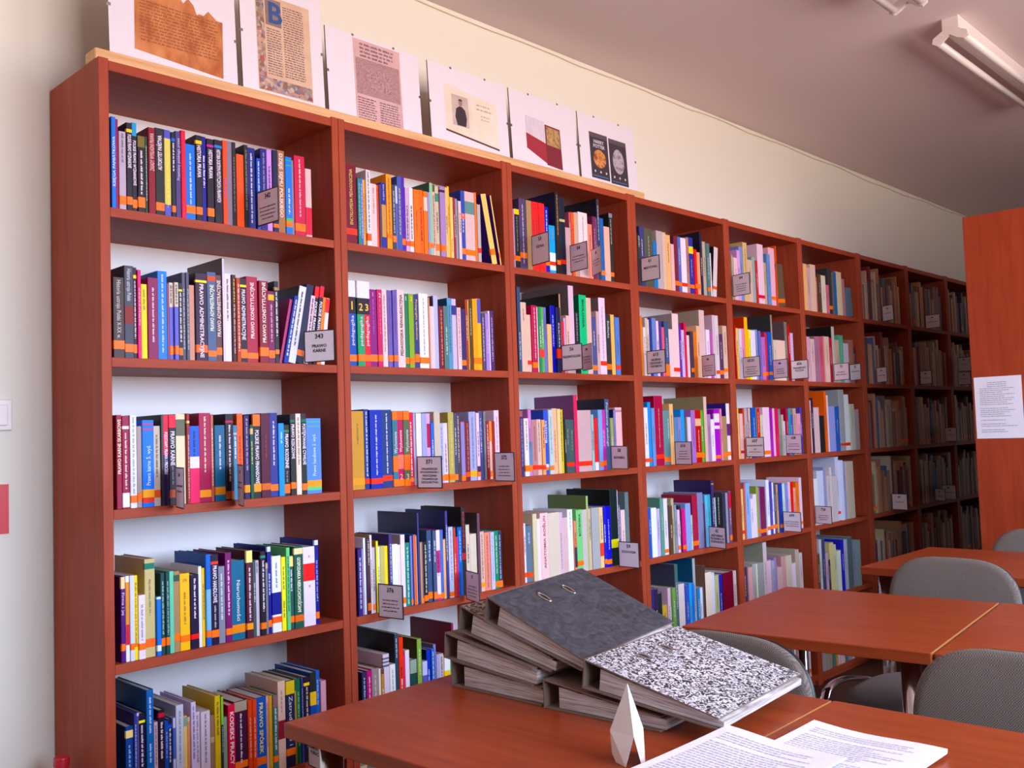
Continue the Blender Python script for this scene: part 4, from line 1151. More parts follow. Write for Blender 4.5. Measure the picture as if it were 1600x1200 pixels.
# ------------------------------------------------------------------ label cards that project from the shelf edges
seen_cards = {}
for bay, row, x, zo, w, h, turn, lines in CARDS:
    x, zo, w, h = x/1000, zo/1000, w/1000, h/1000
    o = empty('shelf_card', (x, -0.0075, SHELF_Z[row-1] + zo), (0, 0, -math.radians(turn)))
    nm = ' '.join(' '.join(s for s in lines if s and s != '~').split()[:3])
    key = (bay, row, nm); seen_cards[key] = seen_cards.get(key, 0) + 1
    lb = '%s shelf card %s on %s, %s bay' % ('dark framed', 'reading ' + nm if nm else 'of tiny print', SHELF_NAME[row-1], ORD[bay-1])
    if sum(1 for q in CARDS if q[0] == bay and q[1] == row and not any(s and s != '~' for s in q[7])) > 1 and not nm:
        lb = '%s of two %s' % (('upper', 'lower')[seen_cards[key]-1] if bay == 9 else ('first', 'second')[seen_cards[key]-1], lb.replace('shelf card', 'shelf cards'))
    if nm == '9': lb = 'narrow turned shelf card reading 9 just above the binder pile'
    if nm == '75': lb = 'half-hidden pale shelf card reading 75, last on the second shelf, sixth bay'
    tag(o, lb, 'shelf card', 'subject cards projecting from the shelves')
    t = 0.0028; m = MB()
    m.box(0, w, 0, 0.002, 0, t); m.box(0, w, 0, 0.002, h - t, h); m.box(0, t, 0, 0.002, t, h - t); m.box(w - t, w, 0, 0.002, t, h - t); m.box(t, w - t, 0.0014, 0.002, t, h - t)
    m.build('frame', BLACK_PLASTIC, o)
    m = MB(); m.box(t, w - t, 0.0005, 0.0014, t, h - t); m.build('card', CARD, o)
    m = MB(); n = len(lines); z = h - 0.022
    big = True; sizes = []
    for i, ln in enumerate(lines):
        cap = 0.0125 if i == 0 else (0.0085 if len(lines) <= 4 else 0.0062)
        if ln == '~':
            L = (w - 0.018)*random.Random(i*7 + x).uniform(0.6, 1.0) if i else 0.02; V, F = dash_geo(L, cap*0.55 if i else cap*0.8, random.Random(i + 3))
            m.add([(w/2 - L/2 + a, -0.0002, z + c) for a, c in V], F)
        elif ln:
            V, F, tl = text_geo(ln, True); sx = min(cap, (w - 0.014)/tl)
            m.add([(w/2 - tl*sx/2 + a*sx, -0.0002, z + c*cap*0.95) for a, c in V], F)
        z -= (0.018 if i == 0 else (0.0125 if len(lines) <= 4 else 0.0098)) if ln else 0.006
    if m.v: m.build('lettering', INK, o)

# ------------------------------------------------------------------ clip-framed prints standing on the plank
GLASSY = plain('white_mount', 'e9dfe8', 0.3, noise=0.02, coat=0.6)
BOARD = plain('hardboard_edge', '6d5648', 0.8)
PZ = CASE_TOP + 0.0312
def frame_pic(x, w, h, label):
    o = empty('clip_frame', (x, 0.062, PZ), (-math.radians(3.0), 0, 0)); tag(o, label, 'picture', 'framed prints along the bookcase top')
    m = MB(); m.box(0, w, 0.0015, 0.005, 0, h); m.build('backboard', BOARD, o)
    m = MB(); m.box(0, w, 0, 0.0015, 0, h); m.build('mount', GLASSY, o)
    for (cx, cz, hz) in ((w*0.28, h, True), (w*0.72, h, True), (0, h*0.5, False), (w, h*0.5, False)):
        m = MB()
        if hz: m.box(cx - .004, cx + .004, -0.001, 0.006, cz - .006, cz + .001)
        else: m.box(cx - (.001 if cx == 0 else .006), cx + (.006 if cx == 0 else .001), -0.001, 0.006, cz - .004, cz + .004)
        m.build('clip', CHROME, o)
    return o
def quad(parent, name, pts, mat, y=-0.0004):
    m = MB(); n = len(pts)
    m.add([(a, y, c) for a, c in pts] + [(a, 0.0002, c) for a, c in pts], [tuple(range(n))] + [(i, n+i, n+(i+1) % n, (i+1) % n) for i in range(n)])
    return m.build(name, mat, parent)
def rect(x0, x1, z0, z1): return [(x0,z0),(x1,z0),(x1,z1),(x0,z1)]
def text_lines(parent, name, x0, x1, z0, z1, pitch, mat, seed=1, y=-0.0007, ragged=0.15, hh=0.45):
    rnd = random.Random(seed); m = MB(); z = z1 - pitch
    while z > z0:
        L = (x1 - x0)*(1 - rnd.random()*ragged); V, F = dash_geo(L, pitch*hh, rnd)
        m.add([(x0 + a, y, z + c) for a, c in V], F); z -= pitch
    return m.build(name, mat, parent)
def mottled(name, cols, scale=30, rough=0.7, stretch=(1,1,1), voronoi=False):
    m, nt, b = new_mat(name); tc = nt.nodes.new('ShaderNodeTexCoord'); mp = nt.nodes.new('ShaderNodeMapping'); mp.inputs['Scale'].default_value = stretch
    nt.links.new(tc.outputs['Object'], mp.inputs[0])
    if voronoi: n = nt.nodes.new('ShaderNodeTexVoronoi'); n.inputs['Scale'].default_value = scale; out = n.outputs['Color']
    else: n = nt.nodes.new('ShaderNodeTexNoise'); n.inputs['Scale'].default_value = scale; n.inputs['Detail'].default_value = 6; out = n.outputs['Fac']
    nt.links.new(mp.outputs[0], n.inputs['Vector'])
    cr = nt.nodes.new('ShaderNodeValToRGB'); el = cr.color_ramp.elements
    lo, hi = (0.3, 0.7) if not voronoi else (0.1, 0.9)
    el[0].position = lo; el[1].position = hi; el[0].color = rgb(cols[0]); el[1].color = rgb(cols[-1])
    for i, c in enumerate(cols[1:-1]): e = el.new(lo + (hi-lo)*(i+1)/(len(cols)-1)); e.color = rgb(c)
    nt.links.new(out, cr.inputs[0]); nt.links.new(cr.outputs[0], b.inputs['Base Color']); b.inputs['Roughness'].default_value = rough
    return m
BROWN_INK = plain('brown_ink', '7a4030', 0.8); GREY_INK = plain('grey_ink', '6a5058', 0.8)
# 1 papyrus sheet with a ragged upper edge
P = frame_pic(0.030, 0.342, 0.272, 'framed print of an orange papyrus sheet with a ragged upper edge')
pts = [(0.062, 0.040), (0.300, 0.022), (0.304, 0.178)]
rg = random.Random(4); xx = 0.304
while xx > 0.075: xx -= rg.uniform(0.006, 0.016); pts.append((xx, 0.208 + rg.uniform(-0.016, 0.012) - (0.018 if xx > 0.22 else 0)))
pts.append((0.066, 0.205))
quad(P, 'papyrus_print', pts, mottled('papyrus', ['a8532c', 'c87a44', 'd58a58'], 26, 0.8, (1, 1, 0.5)))
text_lines(P, 'papyrus_lettering', 0.078, 0.292, 0.060, 0.178, 0.0085, plain('papyrus_ink', '9a5230', 0.8), 3, ragged=0.05, hh=0.6)
# 2 illuminated page
P = frame_pic(0.388, 0.262, 0.352, 'tall framed print of an illuminated manuscript page with a blue initial letter')
quad(P, 'page_print', rect(0.048, 0.222, 0.022, 0.300), mottled('old_vellum', ['cfa78c', 'dcb89c'], 20))
FL = mottled('flower_border', ['8a4a4a', 'caa088', '5a5a8a', 'd0b09a', '7a6a50', 'b05a50'], 95, 0.7, voronoi=True)
quad(P, 'flower_border', rect(0.050, 0.074, 0.060, 0.298), FL, -0.0006); quad(P, 'flower_border', rect(0.050, 0.220, 0.024, 0.062), FL, -0.0006)
quad(P, 'initial_panel', rect(0.078, 0.128, 0.215, 0.292), mottled('initial_ground', ['7a6a70', '9a7468'], 60), -0.0006)
V, F, tl = text_geo('B', True); m = MB(); m.add([(0.084 + a*0.058, -0.0009, 0.224 + c*0.058) for a, c in V], F); m.build('initial_letter', plain('blue_initial', '34508a', 0.7), P)
text_lines(P, 'page_lettering', 0.134, 0.202, 0.070, 0.285, 0.0072, GREY_INK, 5, ragged=0.05, hh=0.55); text_lines(P, 'page_lettering', 0.080, 0.128, 0.070, 0.210, 0.0072, GREY_INK, 6, ragged=0.05, hh=0.55)
# 3 woodcut title page
P = frame_pic(0.664, 0.352, 0.272, 'framed print of a pinkish old title page with a grey woodcut')
quad(P, 'page_print', rect(0.098, 0.276, 0.006, 0.262), mottled('pink_old_paper', ['cf9fa0', 'd8b0ac'], 20))
quad(P, 'woodcut', rect(0.104, 0.270, 0.092, 0.205), mottled('woodcut_ink', ['8a6468', 'b78c8c', '9a7276', 'c49a98'], 120), -0.0006)
quad(P, 'woodcut_panel', rect(0.142, 0.236, 0.112, 0.178), mottled('woodcut_scene', ['7e585c', 'b08488', 'c09696'], 150), -0.0008)
text_lines(P, 'page_lettering', 0.122, 0.262, 0.208, 0.258, 0.012, GREY_INK, 7, ragged=0.2, hh=0.6); text_lines(P, 'page_lettering', 0.106, 0.176, 0.012, 0.086, 0.0078, GREY_INK, 8, hh=0.55); text_lines(P, 'page_lettering', 0.188, 0.268, 0.012, 0.086, 0.0078, GREY_INK, 9, hh=0.55)
# 4 open book with a portrait photograph
P = frame_pic(1.056, 0.356, 0.272, 'framed print of an open book with a dark portrait photograph')
quad(P, 'book_edge', [(0.064,0.052),(0.306,0.028),(0.306,0.034),(0.064,0.058)], plain('dark_book_edge', '5a3028', 0.7), -0.0009)
quad(P, 'page_print', [(0.064,0.056),(0.186,0.042),(0.184,0.200),(0.066,0.212)], mottled('left_page', ['e2c8b4', 'ecd8c8'], 12)); quad(P, 'page_print', [(0.188,0.042),(0.306,0.032),(0.304,0.188),(0.186,0.200)], mottled('right_page', ['e6d0bc', 'efdccc'], 12))
quad(P, 'portrait_ground', rect(0.096, 0.170, 0.078, 0.182), mottled('portrait_grey', ['b8a09a', 'cdb8ae'], 25), -0.0007)
quad(P, 'portrait_figure', [(0.116,0.080),(0.154,0.080),(0.160,0.108),(0.154,0.136),(0.140,0.146),(0.128,0.146),(0.114,0.136),(0.108,0.108)], plain('portrait_coat', '3a2a2e', 0.8), -0.0010)
quad(P, 'portrait_head', [(0.1345+0.0085*math.cos(i*PI/6), 0.158+0.0115*math.sin(i*PI/6)) for i in range(12)], plain('portrait_face', '9c7468', 0.8), -0.0010)
quad(P, 'portrait_hair', [(0.1345+0.0092*math.cos(i*PI/6), 0.165+0.0068*math.sin(i*PI/6)) for i in range(7)], plain('portrait_hair', '3a2c2c', 0.8), -0.0012)
text_lines(P, 'page_lettering', 0.208, 0.286, 0.148, 0.182, 0.015, plain('faded_ink', 'b49084', 0.8), 10, ragged=0.3, hh=0.4); text_lines(P, 'page_lettering', 0.226, 0.276, 0.118, 0.144, 0.012, plain('red_ink', 'c07a70', 0.8), 11, ragged=0.3, hh=0.3)
# 5 red box set of books
P = frame_pic(1.428, 0.356, 0.272, 'framed print of a red box set of books')
quad(P, 'book_row', [(0.076,0.122),(0.176,0.100),(0.176,0.186),(0.076,0.190)], mottled('white_spines', ['b8a0b4', 'e6dae2', 'c4b0c0', 'ece2ea'], 60, 0.6, (6, 1, 0.1)))
quad(P, 'box_side', [(0.076,0.070),(0.180,0.030),(0.180,0.104),(0.076,0.126)], plain('red_box', 'a02434', 0.6), -0.0006)
quad(P, 'front_book', [(0.178,0.026),(0.262,0.020),(0.260,0.172),(0.178,0.176)], plain('red_book_cover', '7c1a28', 0.6), -0.0008)
quad(P, 'front_book_picture', [(0.184,0.102),(0.256,0.098),(0.255,0.166),(0.184,0.170)], mottled('book_painting', ['7a5434', 'b08a54', 'c49a68'], 70), -0.0011)
text_lines(P, 'book_lettering', 0.194, 0.250, 0.040, 0.094, 0.018, plain('rose_ink', 'c87078', 0.8), 12, ragged=0.4, hh=0.3)
# 6 two dark player screens
P = frame_pic(1.798, 0.350, 0.272, 'framed print showing two dark audiobook player screens')
SCR = plain('dark_screen', '3a3038', 0.5); SW = plain('screen_white', 'd8c8d0', 0.6)
for xa, xb, dz in ((0.062, 0.172, 0.0), (0.180, 0.290, -0.004)):
    quad(P, 'player_screen', rect(xa, xb, 0.026 + dz, 0.206 + dz), SCR)
    quad(P, 'title_bar', rect(xa, xb, 0.188 + dz, 0.206 + dz), plain('screen_bar', '5a4a54', 0.5), -0.0006)
    quad(P, 'progress_bar', rect(xa + 0.008, xb - 0.012, 0.034 + dz, 0.038 + dz), plain('progress_blue', '4a6a9a', 0.5), -0.0006)
    for q in range(3): quad(P, 'player_button', rect(xa + 0.018 + q*0.034, xa + 0.026 + q*0.034, 0.050 + dz, 0.058 + dz), SW, -0.0006)
m = MB()
for i, ln in enumerate(('HARRY', 'POTTER')):
    V, F, tl = text_geo(ln, True); m.add([(0.117 - tl*0.0065 + a*0.013, -0.0008, 0.166 - i*0.018 + c*0.013) for a, c in V], F)
m.build('screen_lettering', SW, P)
quad(P, 'cover_picture', [(0.117+0.038*math.cos(i*PI/10), 0.106+0.036*math.sin(i*PI/10)) for i in range(20)], mottled('warm_cover', ['5a2420', 'b4582c', 'd89a4c', '7a3028'], 40), -0.0006)
quad(P, 'cover_picture', [(0.235+0.036*math.cos(i*PI/12), 0.116+0.050*math.sin(i*PI/12)) for i in range(24)], mottled('grey_cover', ['5a4a52', 'b8a8b0', '7a6a72'], 40), -0.0006)
# ------------------------------------------------------------------ tables
EDGE = plain('pale_table_edge', 'c07c48', 0.4)
TABLE_Z = 0.735
def make_table(x, y, w, d, rot, label):
    """x, y: far left corner (towards the bookcases); w along the shelves, d towards the windows"""
    o = empty('table', (x, y, 0), (0, 0, math.radians(rot))); tag(o, label, 'table', 'reading tables')
    m = MB(); m.box(0, w, -d, 0, TABLE_Z - 0.027, TABLE_Z); bevel(m.build('table_top', WOOD_T, o), 0.002, 2)
    m = MB(); m.box(0.004, w - 0.004, -d - 0.0012, -d, TABLE_Z - 0.026, TABLE_Z + 0.0004); m.build('edge_strip', EDGE, o)
    m = MB(); ins = 0.16
    m.box(ins, w - ins, -0.18, -0.16, TABLE_Z - 0.055, TABLE_Z - 0.028); m.box(ins, w - ins, -d + 0.16, -d + 0.18, TABLE_Z - 0.055, TABLE_Z - 0.028)
    m.box(ins, ins + 0.02, -d + 0.18, -0.18, TABLE_Z - 0.055, TABLE_Z - 0.028); m.box(w - ins - 0.02, w - ins, -d + 0.18, -0.18, TABLE_Z - 0.055, TABLE_Z - 0.028)
    m.build('apron', plain('grey_steel', '8a8a90', 0.35, 0.8), o)
    for lx, ly in ((0.06, -0.06), (w - 0.06, -0.06), (0.06, -d + 0.06), (w - 0.06, -d + 0.06)):
        m = MB(); m.tube([(lx, ly, 0.012), (lx, ly, TABLE_Z - 0.027)], 0.022, 20); g = m.build('leg', CHROME, o, True)
        m = MB(); m.tube([(lx, ly, 0.0), (lx, ly, 0.014)], 0.025, 16); m.build('foot', BLACK_PLASTIC, g)
    return o
make_table(0.030, -0.645, 0.693, 0.722, 1.6, 'cherry table carrying the binders')
make_table(0.052, -1.370, 0.693, 0.70, 1.6, 'cherry table under the loose papers, joined to the binder table')
make_table(1.140, -0.752, 0.690, 0.605, 6.0, 'empty cherry table behind the speckled binder')
make_table(1.206, -1.361, 0.690, 0.70, 6.0, 'cherry table beyond the seam of the empty middle table')
make_table(2.338, -0.690, 0.640, 0.64, 0.0, 'farthest cherry table before the tall red cabinet')

# ------------------------------------------------------------------ chairs
def fabric():
    m, nt, b = new_mat('grey_woven_fabric'); tc = nt.nodes.new('ShaderNodeTexCoord')
    ck = nt.nodes.new('ShaderNodeTexChecker'); ck.inputs['Scale'].default_value = 420; nz = nt.nodes.new('ShaderNodeTexNoise'); nz.inputs['Scale'].default_value = 300
    nt.links.new(tc.outputs['Object'], ck.inputs['Vector']); nt.links.new(tc.outputs['Object'], nz.inputs['Vector'])
    ck.inputs['Color1'].default_value = rgb('9a8c82'); ck.inputs['Color2'].default_value = rgb('5e5550')
    mx = nt.nodes.new('ShaderNodeMix'); mx.data_type = 'RGBA'; mx.blend_type = 'MULTIPLY'; mx.inputs['Factor'].default_value = 0.5
    nt.links.new(ck.outputs['Color'], mx.inputs['A']); nt.links.new(nz.outputs['Color'], mx.inputs['B']); nt.links.new(mx.outputs['Result'], b.inputs['Base Color'])
    bp = nt.nodes.new('ShaderNodeBump'); bp.inputs['Strength'].default_value = 0.4; bp.inputs['Distance'].default_value = 0.001
    nt.links.new(ck.outputs['Fac'], bp.inputs['Height']); nt.links.new(bp.outputs[0], b.inputs['Normal']); b.inputs['Roughness'].default_value = 0.95
    b.inputs['Sheen Weight'].default_value = 0.05
    return m
FABRIC = fabric()
def superell(a, b, n, k, seg=40):
    out = []
    for i in range(seg):
        t = 2*PI*i/seg; c, s = math.cos(t), math.sin(t)
        out.append((a*math.copysign(abs(c)**(2/n), c), b*math.copysign(abs(s)**(2/k), s)))
    return out
def pad(mb, outline, place, th, puff):
    """cushion: rings of the outline from the rim to the centre, front and back; place(u, v, t) -> xyz"""
    n = len(outline); rings = []
    for (s, t) in ((0.90, -th), (0.975, -th*0.75), (1.0, 0.0), (0.975, th*0.75), (0.90, th), (0.6, th + puff*0.7), (0.25, th + puff)):
        rings.append([place(u*s, v*s, t) for u, v in outline])
    vs = [p for r in rings for p in r]; fs = []
    for i in range(len(rings)-1):
        for k in range(n): fs.append((i*n+k, i*n+(k+1) % n, (i+1)*n+(k+1) % n, (i+1)*n+k))
    fs.append(tuple(range(n))[::-1]); fs.append(tuple(range((len(rings)-1)*n, len(rings)*n)))
    mb.add(vs, fs)
def arc(p, q, r, n=6):
    return [p.lerp(q, i/n) for i in range(n+1)]
def make_chair():
    """faces -x; origin on the floor under the seat centre"""
    o = empty('chair')
    m = MB(); pad(m, superell(0.215, 0.205, 3.2, 3.2), lambda u, v, t: (u, v, 0.432 + t - 0.05*max(0, -u - 0.12)), 0.022, 0.012); m.build('seat', FABRIC, o, True)
    m = MB(); pad(m, superell(0.208, 0.200, 3.2, 3.2), lambda u, v, t: (u, v, 0.405 + t), 0.010, 0.0); m.build('seat_shell', BLACK_PLASTIC, o, True)
    def back(u, v, t):                      # u across, v up, t towards the sitter
        x = 0.225 + 0.10*(v + 0.16)*0.9 - t + 0.32*u*u*-1.0
        return (x, u, 0.645 + v)
    m = MB(); pad(m, superell(0.200, 0.165, 3.4, 2.7, 48), back, 0.014, 0.010); m.build('backrest', FABRIC, o, True)
    def shell(u, v, t): p = back(u, v, t); return (p[0] + 0.018, p[1], p[2])
    m = MB(); pad(m, superell(0.197, 0.162, 3.4, 2.7, 48), shell, 0.007, 0.0); m.build('back_shell', BLACK_PLASTIC, o, True)
    def smooth_path(pts, it=2):
        P = [Vector(p) for p in pts]
        for _ in range(it):
            Q = [P[0]]
            for a, b in zip(P[:-1], P[1:]): Q += [a.lerp(b, 0.25), a.lerp(b, 0.75)]
            P = Q + [P[-1]]
        return P
    for s in (-1, 1):
        y = 0.228*s
        m = MB(); m.tube(smooth_path([(-0.235, y, 0.0), (-0.225, y, 0.20), (-0.215, y, 0.44), (-0.12, y, 0.475), (0.06, y, 0.445), (0.20, y, 0.40), (0.215, y*0.9, 0.36)]), 0.0085, 10, ry=0.014); m.build('leg', CHROME, o, True)
        m = MB(); m.tube(smooth_path([(0.285, y, 0.0), (0.262, y*0.97, 0.16), (0.225, y*0.90, 0.36), (0.232, y*0.62, 0.46), (0.262, y*0.55, 0.62)]), 0.0085, 10, ry=0.014); m.build('leg', CHROME, o, True)
        for fx in (-0.235, 0.285):
            m = MB(); m.tube([(fx, y, 0.0), (fx, y, 0.02)], 0.013, 10, ry=0.018); m.build('foot_cap', BLACK_PLASTIC, o)
    m = MB(); m.tube([(0.19, -0.2, 0.392), (0.19, 0.2, 0.392)], 0.009, 8); m.tube([(-0.13, -0.22, 0.385), (-0.13, 0.22, 0.385)], 0.009, 8); m.build('seat_bar', CHROME, o, True)
    return o
CH = [((0.735, -1.605), 'grey woven chair pushed up to the loose papers'), ((0.580, -1.080), 'grey woven chair half hidden by the speckled binder'),
      ((1.925, -1.065), 'grey woven chair across the empty middle table'), ((2.875, -1.075), 'grey woven chair farthest away by the tall red cabinet')]
ch0 = make_chair()
for i, (xy, lb) in enumerate(CH):
    c = ch0 if i == 0 else copy_tree(ch0)
    c.location = (xy[0], xy[1], 0); tag(c, lb, 'chair', 'grey reading room chairs')

# ------------------------------------------------------------------ lever arch binders on the near table
def marbled(name, a, b_, scale, lo=0.47, hi=0.53, detail=2.0):
    m, nt, b = new_mat(name); tc = nt.nodes.new('ShaderNodeTexCoord'); n = nt.nodes.new('ShaderNodeTexNoise'); n.inputs['Scale'].default_value = scale; n.inputs['Detail'].default_value = detail
    n.inputs['Distortion'].default_value = 1.6
    nt.links.new(tc.outputs['Object'], n.inputs['Vector']); cr = nt.nodes.new('ShaderNodeValToRGB')
    cr.color_ramp.elements[0].position = lo; cr.color_ramp.elements[1].position = hi; cr.color_ramp.elements[0].color = rgb(a); cr.color_ramp.elements[1].color = rgb(b_)
    nt.links.new(n.outputs['Fac'], cr.inputs[0]); nt.links.new(cr.outputs[0], b.inputs['Base Color']); b.inputs['Roughness'].default_value = 0.5
    return m
SPECK = marbled('black_white_marbled_paper', '2e2c30', 'dcd6da', 125)
CLOUD = marbled('grey_cloud_paper', '333339', '54545c', 40, 0.35, 0.75, 8)
GREYB = plain('binder_inside', '7d675c', 0.7); SHEETS = mottled('filed_sheets', ['84726e', 'dcd4d6', '9a8a86', 'efeaf2'], 9, 0.8, (0.6, 0.6, 40))
def make_binder(pos, rot, W, cover, label, L=0.31, T=0.052, t=0.024):
    """spine along local x, opens towards local -y; lies on its lower cover"""
    o = empty('binder', pos, tuple(math.radians(a) for a in rot)); tag(o, label, 'binder', 'lever arch binders piled on the near table')
    e = 0.0028
    m = MB(); m.box(0, L, -W, 0, 0, e); m.build('lower_cover', [GREYB], o)
    up = MB(); up.add([(0,0,T-e),(L,0,T-e),(L,-W,t-e),(0,-W,t-e),(0,0,T),(L,0,T),(L,-W,t),(0,-W,t)], [(0,1,2,3),(7,6,5,4),(4,5,1,0),(5,6,2,1),(6,7,3,2),(7,4,0,3)])
    for i in (0, 2, 3, 4, 5): up.m[i] = 1
    c = up.build('upper_cover', [cover, GREYB], o)
    m = MB(); m.box(0, L, 0, e, 0, T); m.build('spine', GREYB, o)
    m = MB(); a, z0 = 0.030, e + 0.001
    def top(y): return T - e - 0.002 + (t - T)*(-y/W)
    ya, yb = -a, -(W + 0.007)
    m.add([(0.006,ya,z0),(L-0.012,ya,z0),(L-0.012,yb,z0),(0.006,yb,z0),(0.006,ya,top(ya)*0.93),(L-0.012,ya,top(ya)*0.93),(L-0.012,yb,top(yb)),(0.006,yb,top(yb))],
          [(0,1,2,3),(7,6,5,4),(4,5,1,0),(5,6,2,1),(6,7,3,2),(7,4,0,3)]); m.build('page_block', SHEETS, o)
    m = MB()
    for xx in (0.115, 0.195): m.tube([(xx, -0.020, 0.006), (xx, -0.024, T*0.6), (xx, -0.040, T*0.8), (xx, -0.056, T*0.6)], 0.002, 8)
    m.box(0.10, 0.21, -0.05, -0.012, e, e + 0.003); m.build('lever_mechanism', CHROME, o)
    sl = math.atan2(T - t, W)
    for xx in (0.115, 0.195):
        m = MB(); pts = []
        for k in range(25):
            th = 2*PI*k/24; px = xx + 0.0062*math.cos(th); py = -0.052 + 0.0175*math.sin(th); pts.append((px, py, T + 0.0008 + (t - T)*(-py/W)))
        m.tube(pts, 0.0022, 6, cap=False); r = m.build('slot_ring', CHROME, c, True)
        m = MB(); m.add([(p[0], p[1], p[2] - 0.0003) for p in pts[:-1]], [tuple(range(24))]); m.build('slot_hole', BLACK_PLASTIC, c)
    return o
make_binder((0.385, -0.708, TABLE_Z + 0.0005), (0, 0, 1), 0.243, GREYB, 'lowest brownish binder of the left pile', t=0.034)
make_binder((0.383, -0.690, TABLE_Z + 0.0545), (4.5, 0, 0), 0.243, GREYB, 'brownish binder resting directly on the lowest one', t=0.034)
make_binder((0.388, -0.728, TABLE_Z + 0.1130), (11.5, 0, 2), 0.245, marbled('brown_marbled_paper', '2e2826', 'a2948c', 95), 'brown marbled binder tilted beneath the dark grey binder', t=0.026)
make_binder((0.386, -0.806, TABLE_Z + 0.1400), (15.5, -3.0, 3), 0.243, CLOUD, 'dark grey clouded binder slanting across the top of the pile', t=0.022)
make_binder((0.385, -0.962, TABLE_Z + 0.0005), (0, 0, 3), 0.250, GREYB, 'binder lying flat beneath the speckled one', t=0.026)
make_binder((0.379, -1.062, TABLE_Z + 0.0530), (6.5, 0, 5), 0.262, SPECK, 'black and white speckled binder lying uppermost beside the papers', L=0.33, t=0.020)

# ------------------------------------------------------------------ folded name card and loose papers
a0 = math.radians(-46)
V = [(0, 0, 0.124), (-0.027, 0.022, 0.048), (0.024, 0.020, 0.050), (0.006, -0.008, 0.046), (-0.020, 0.020, 0), (-0.008, -0.004, 0), (0.025, 0.020, 0), (0.017, -0.004, 0), (0.004, 0.045, 0.100), (-0.022, 0.060, 0.0), (0.026, 0.060, 0.0)]
F = [(0, 1, 3), (0, 3, 2), (1, 4, 5, 3), (3, 7, 6, 2), (0, 8, 9, 1), (1, 9, 4), (0, 2, 10, 8), (2, 6, 10)]
m = MB(); m.add(V, F)
nc = m.build('name_card', plain('cream_card', 'f0e4e0', 0.7, noise=0.02), None, False, (0.238, -1.270, TABLE_Z + 0.0008), (0, 0, a0))
sd = nc.modifiers.new('thickness', 'SOLIDIFY'); sd.thickness = 0.0007
tag(nc, 'folded white paper name card standing in front of the binders', 'name card')
def paper_pad(name, pos, rot, w, d, th, curl, label, seed):
    """sheets: w along local x (short edge towards the shelves is at x = w), d along -y"""
    o = empty(name, pos, (0, 0, math.radians(rot))); tag(o, label, 'paper', 'printed papers on the near table')
    N = 10
    def zz(i, j): a = i/N; b = j/N; return curl*(a**2.2)*(1 - 0.5*b) + 0.003*math.sin(b*5 + seed)*a
    for s in range(3):
        z0 = th*s/3; z1 = th*(s+1)/3 - 0.0003; off = 0.004*(s - 1)*(1 if s % 2 else -1); m = MB(); V = []
        for lay in (z0, z1):
            for i in range(N+1):
                for j in range(N+1): V.append((w*i/N + off, -d*j/N + off*0.5, lay + zz(i, j)))
        K = (N+1)**2; F = []
        for i in range(N):
            for j in range(N):
                q = (i*(N+1)+j, (i+1)*(N+1)+j, (i+1)*(N+1)+j+1, i*(N+1)+j+1); F.append(q); F.append(tuple(K+v for v in q[::-1]))
        rim = [j for j in range(N+1)] + [i*(N+1)+N for i in range(1, N+1)] + [N*(N+1)+j for j in range(N-1, -1, -1)] + [i*(N+1) for i in range(N-1, 0, -1)]
        for a, b in zip(rim, rim[1:] + rim[:1]): F.append((a, b, K+b, K+a))
        m.add(V, F); m.build('sheet', PAPER, o)
    rnd = random.Random(seed); m = MB(); off = 0.004
    ink = plain('pale_print', 'a8a2b4', 0.8); x = w - 0.03
    while x > 0.02:
        L = (d - 0.04)*(1 - 0.35*rnd.random()); V, F = dash_geo(L, 0.0032, rnd)
        m.add([(x + c - off, -0.02 - a, th + 0.0005 + zz((x/w)*N, ((0.02 + a)/d)*N)) for a, c in V], F); x -= 0.0085 if rnd.random() < 0.9 else 0.017
    m.build('printed_lines', ink, o)
    return o
paper_pad('document', (0.280, -1.386, TABLE_Z + 0.0008), -3, 0.290, 0.218, 0.010, 0.006, 'wide white printed document lying across the table seam', 3)
paper_pad('document', (0.140, -1.306, TABLE_Z + 0.0150), -4, 0.285, 0.205, 0.006, 0.006, 'curled white printed document on top of the wide one, beside the name card', 8)

# ------------------------------------------------------------------ fluorescent ceiling lamps, switched off
LW = plain('white_enamel', 'e9dcd8', 0.35, noise=0.02); TUBE = plain('tube_glass', 'efe6e0', 0.2, noise=0.01)
def make_lamp(x, label):
    o = empty('ceiling_lamp', (x, -0.928, H)); tag(o, label, 'ceiling lamp', 'fluorescent ceiling lamps'); L = 1.24
    m = MB(); m.box(0, L, -0.032, 0.032, -0.052, 0); bevel(m.build('housing', LW, o), 0.003, 2)
    for ex_ in (0.0, L):
        m = MB(); s = -0.012 if ex_ == 0 else 0.0
        m.prism([(-0.022,-0.05),(0.022,-0.05),(0.062,-0.072),(0.066,-0.092),(0.050,-0.102),(0.030,-0.094),(0.0,-0.072),(-0.030,-0.094),(-0.050,-0.102),(-0.066,-0.092),(-0.062,-0.072)], 0, 0.014)
        m.v = [(ex_ + s + z, a, b) for a, b, z in m.v]; m.build('tube_holder', LW, o)
    for y in (-0.048, 0.048):
        m = MB(); m.tube([(0.004, y, -0.086), (L - 0.004, y, -0.086)], 0.0135, 16); m.build('tube', TUBE, o, True)
    return o
make_lamp(2.85, 'twin tube ceiling lamp nearer the tall red cabinet'); make_lamp(1.19, 'twin tube ceiling lamp mostly above the picture edge, before the other lamp')

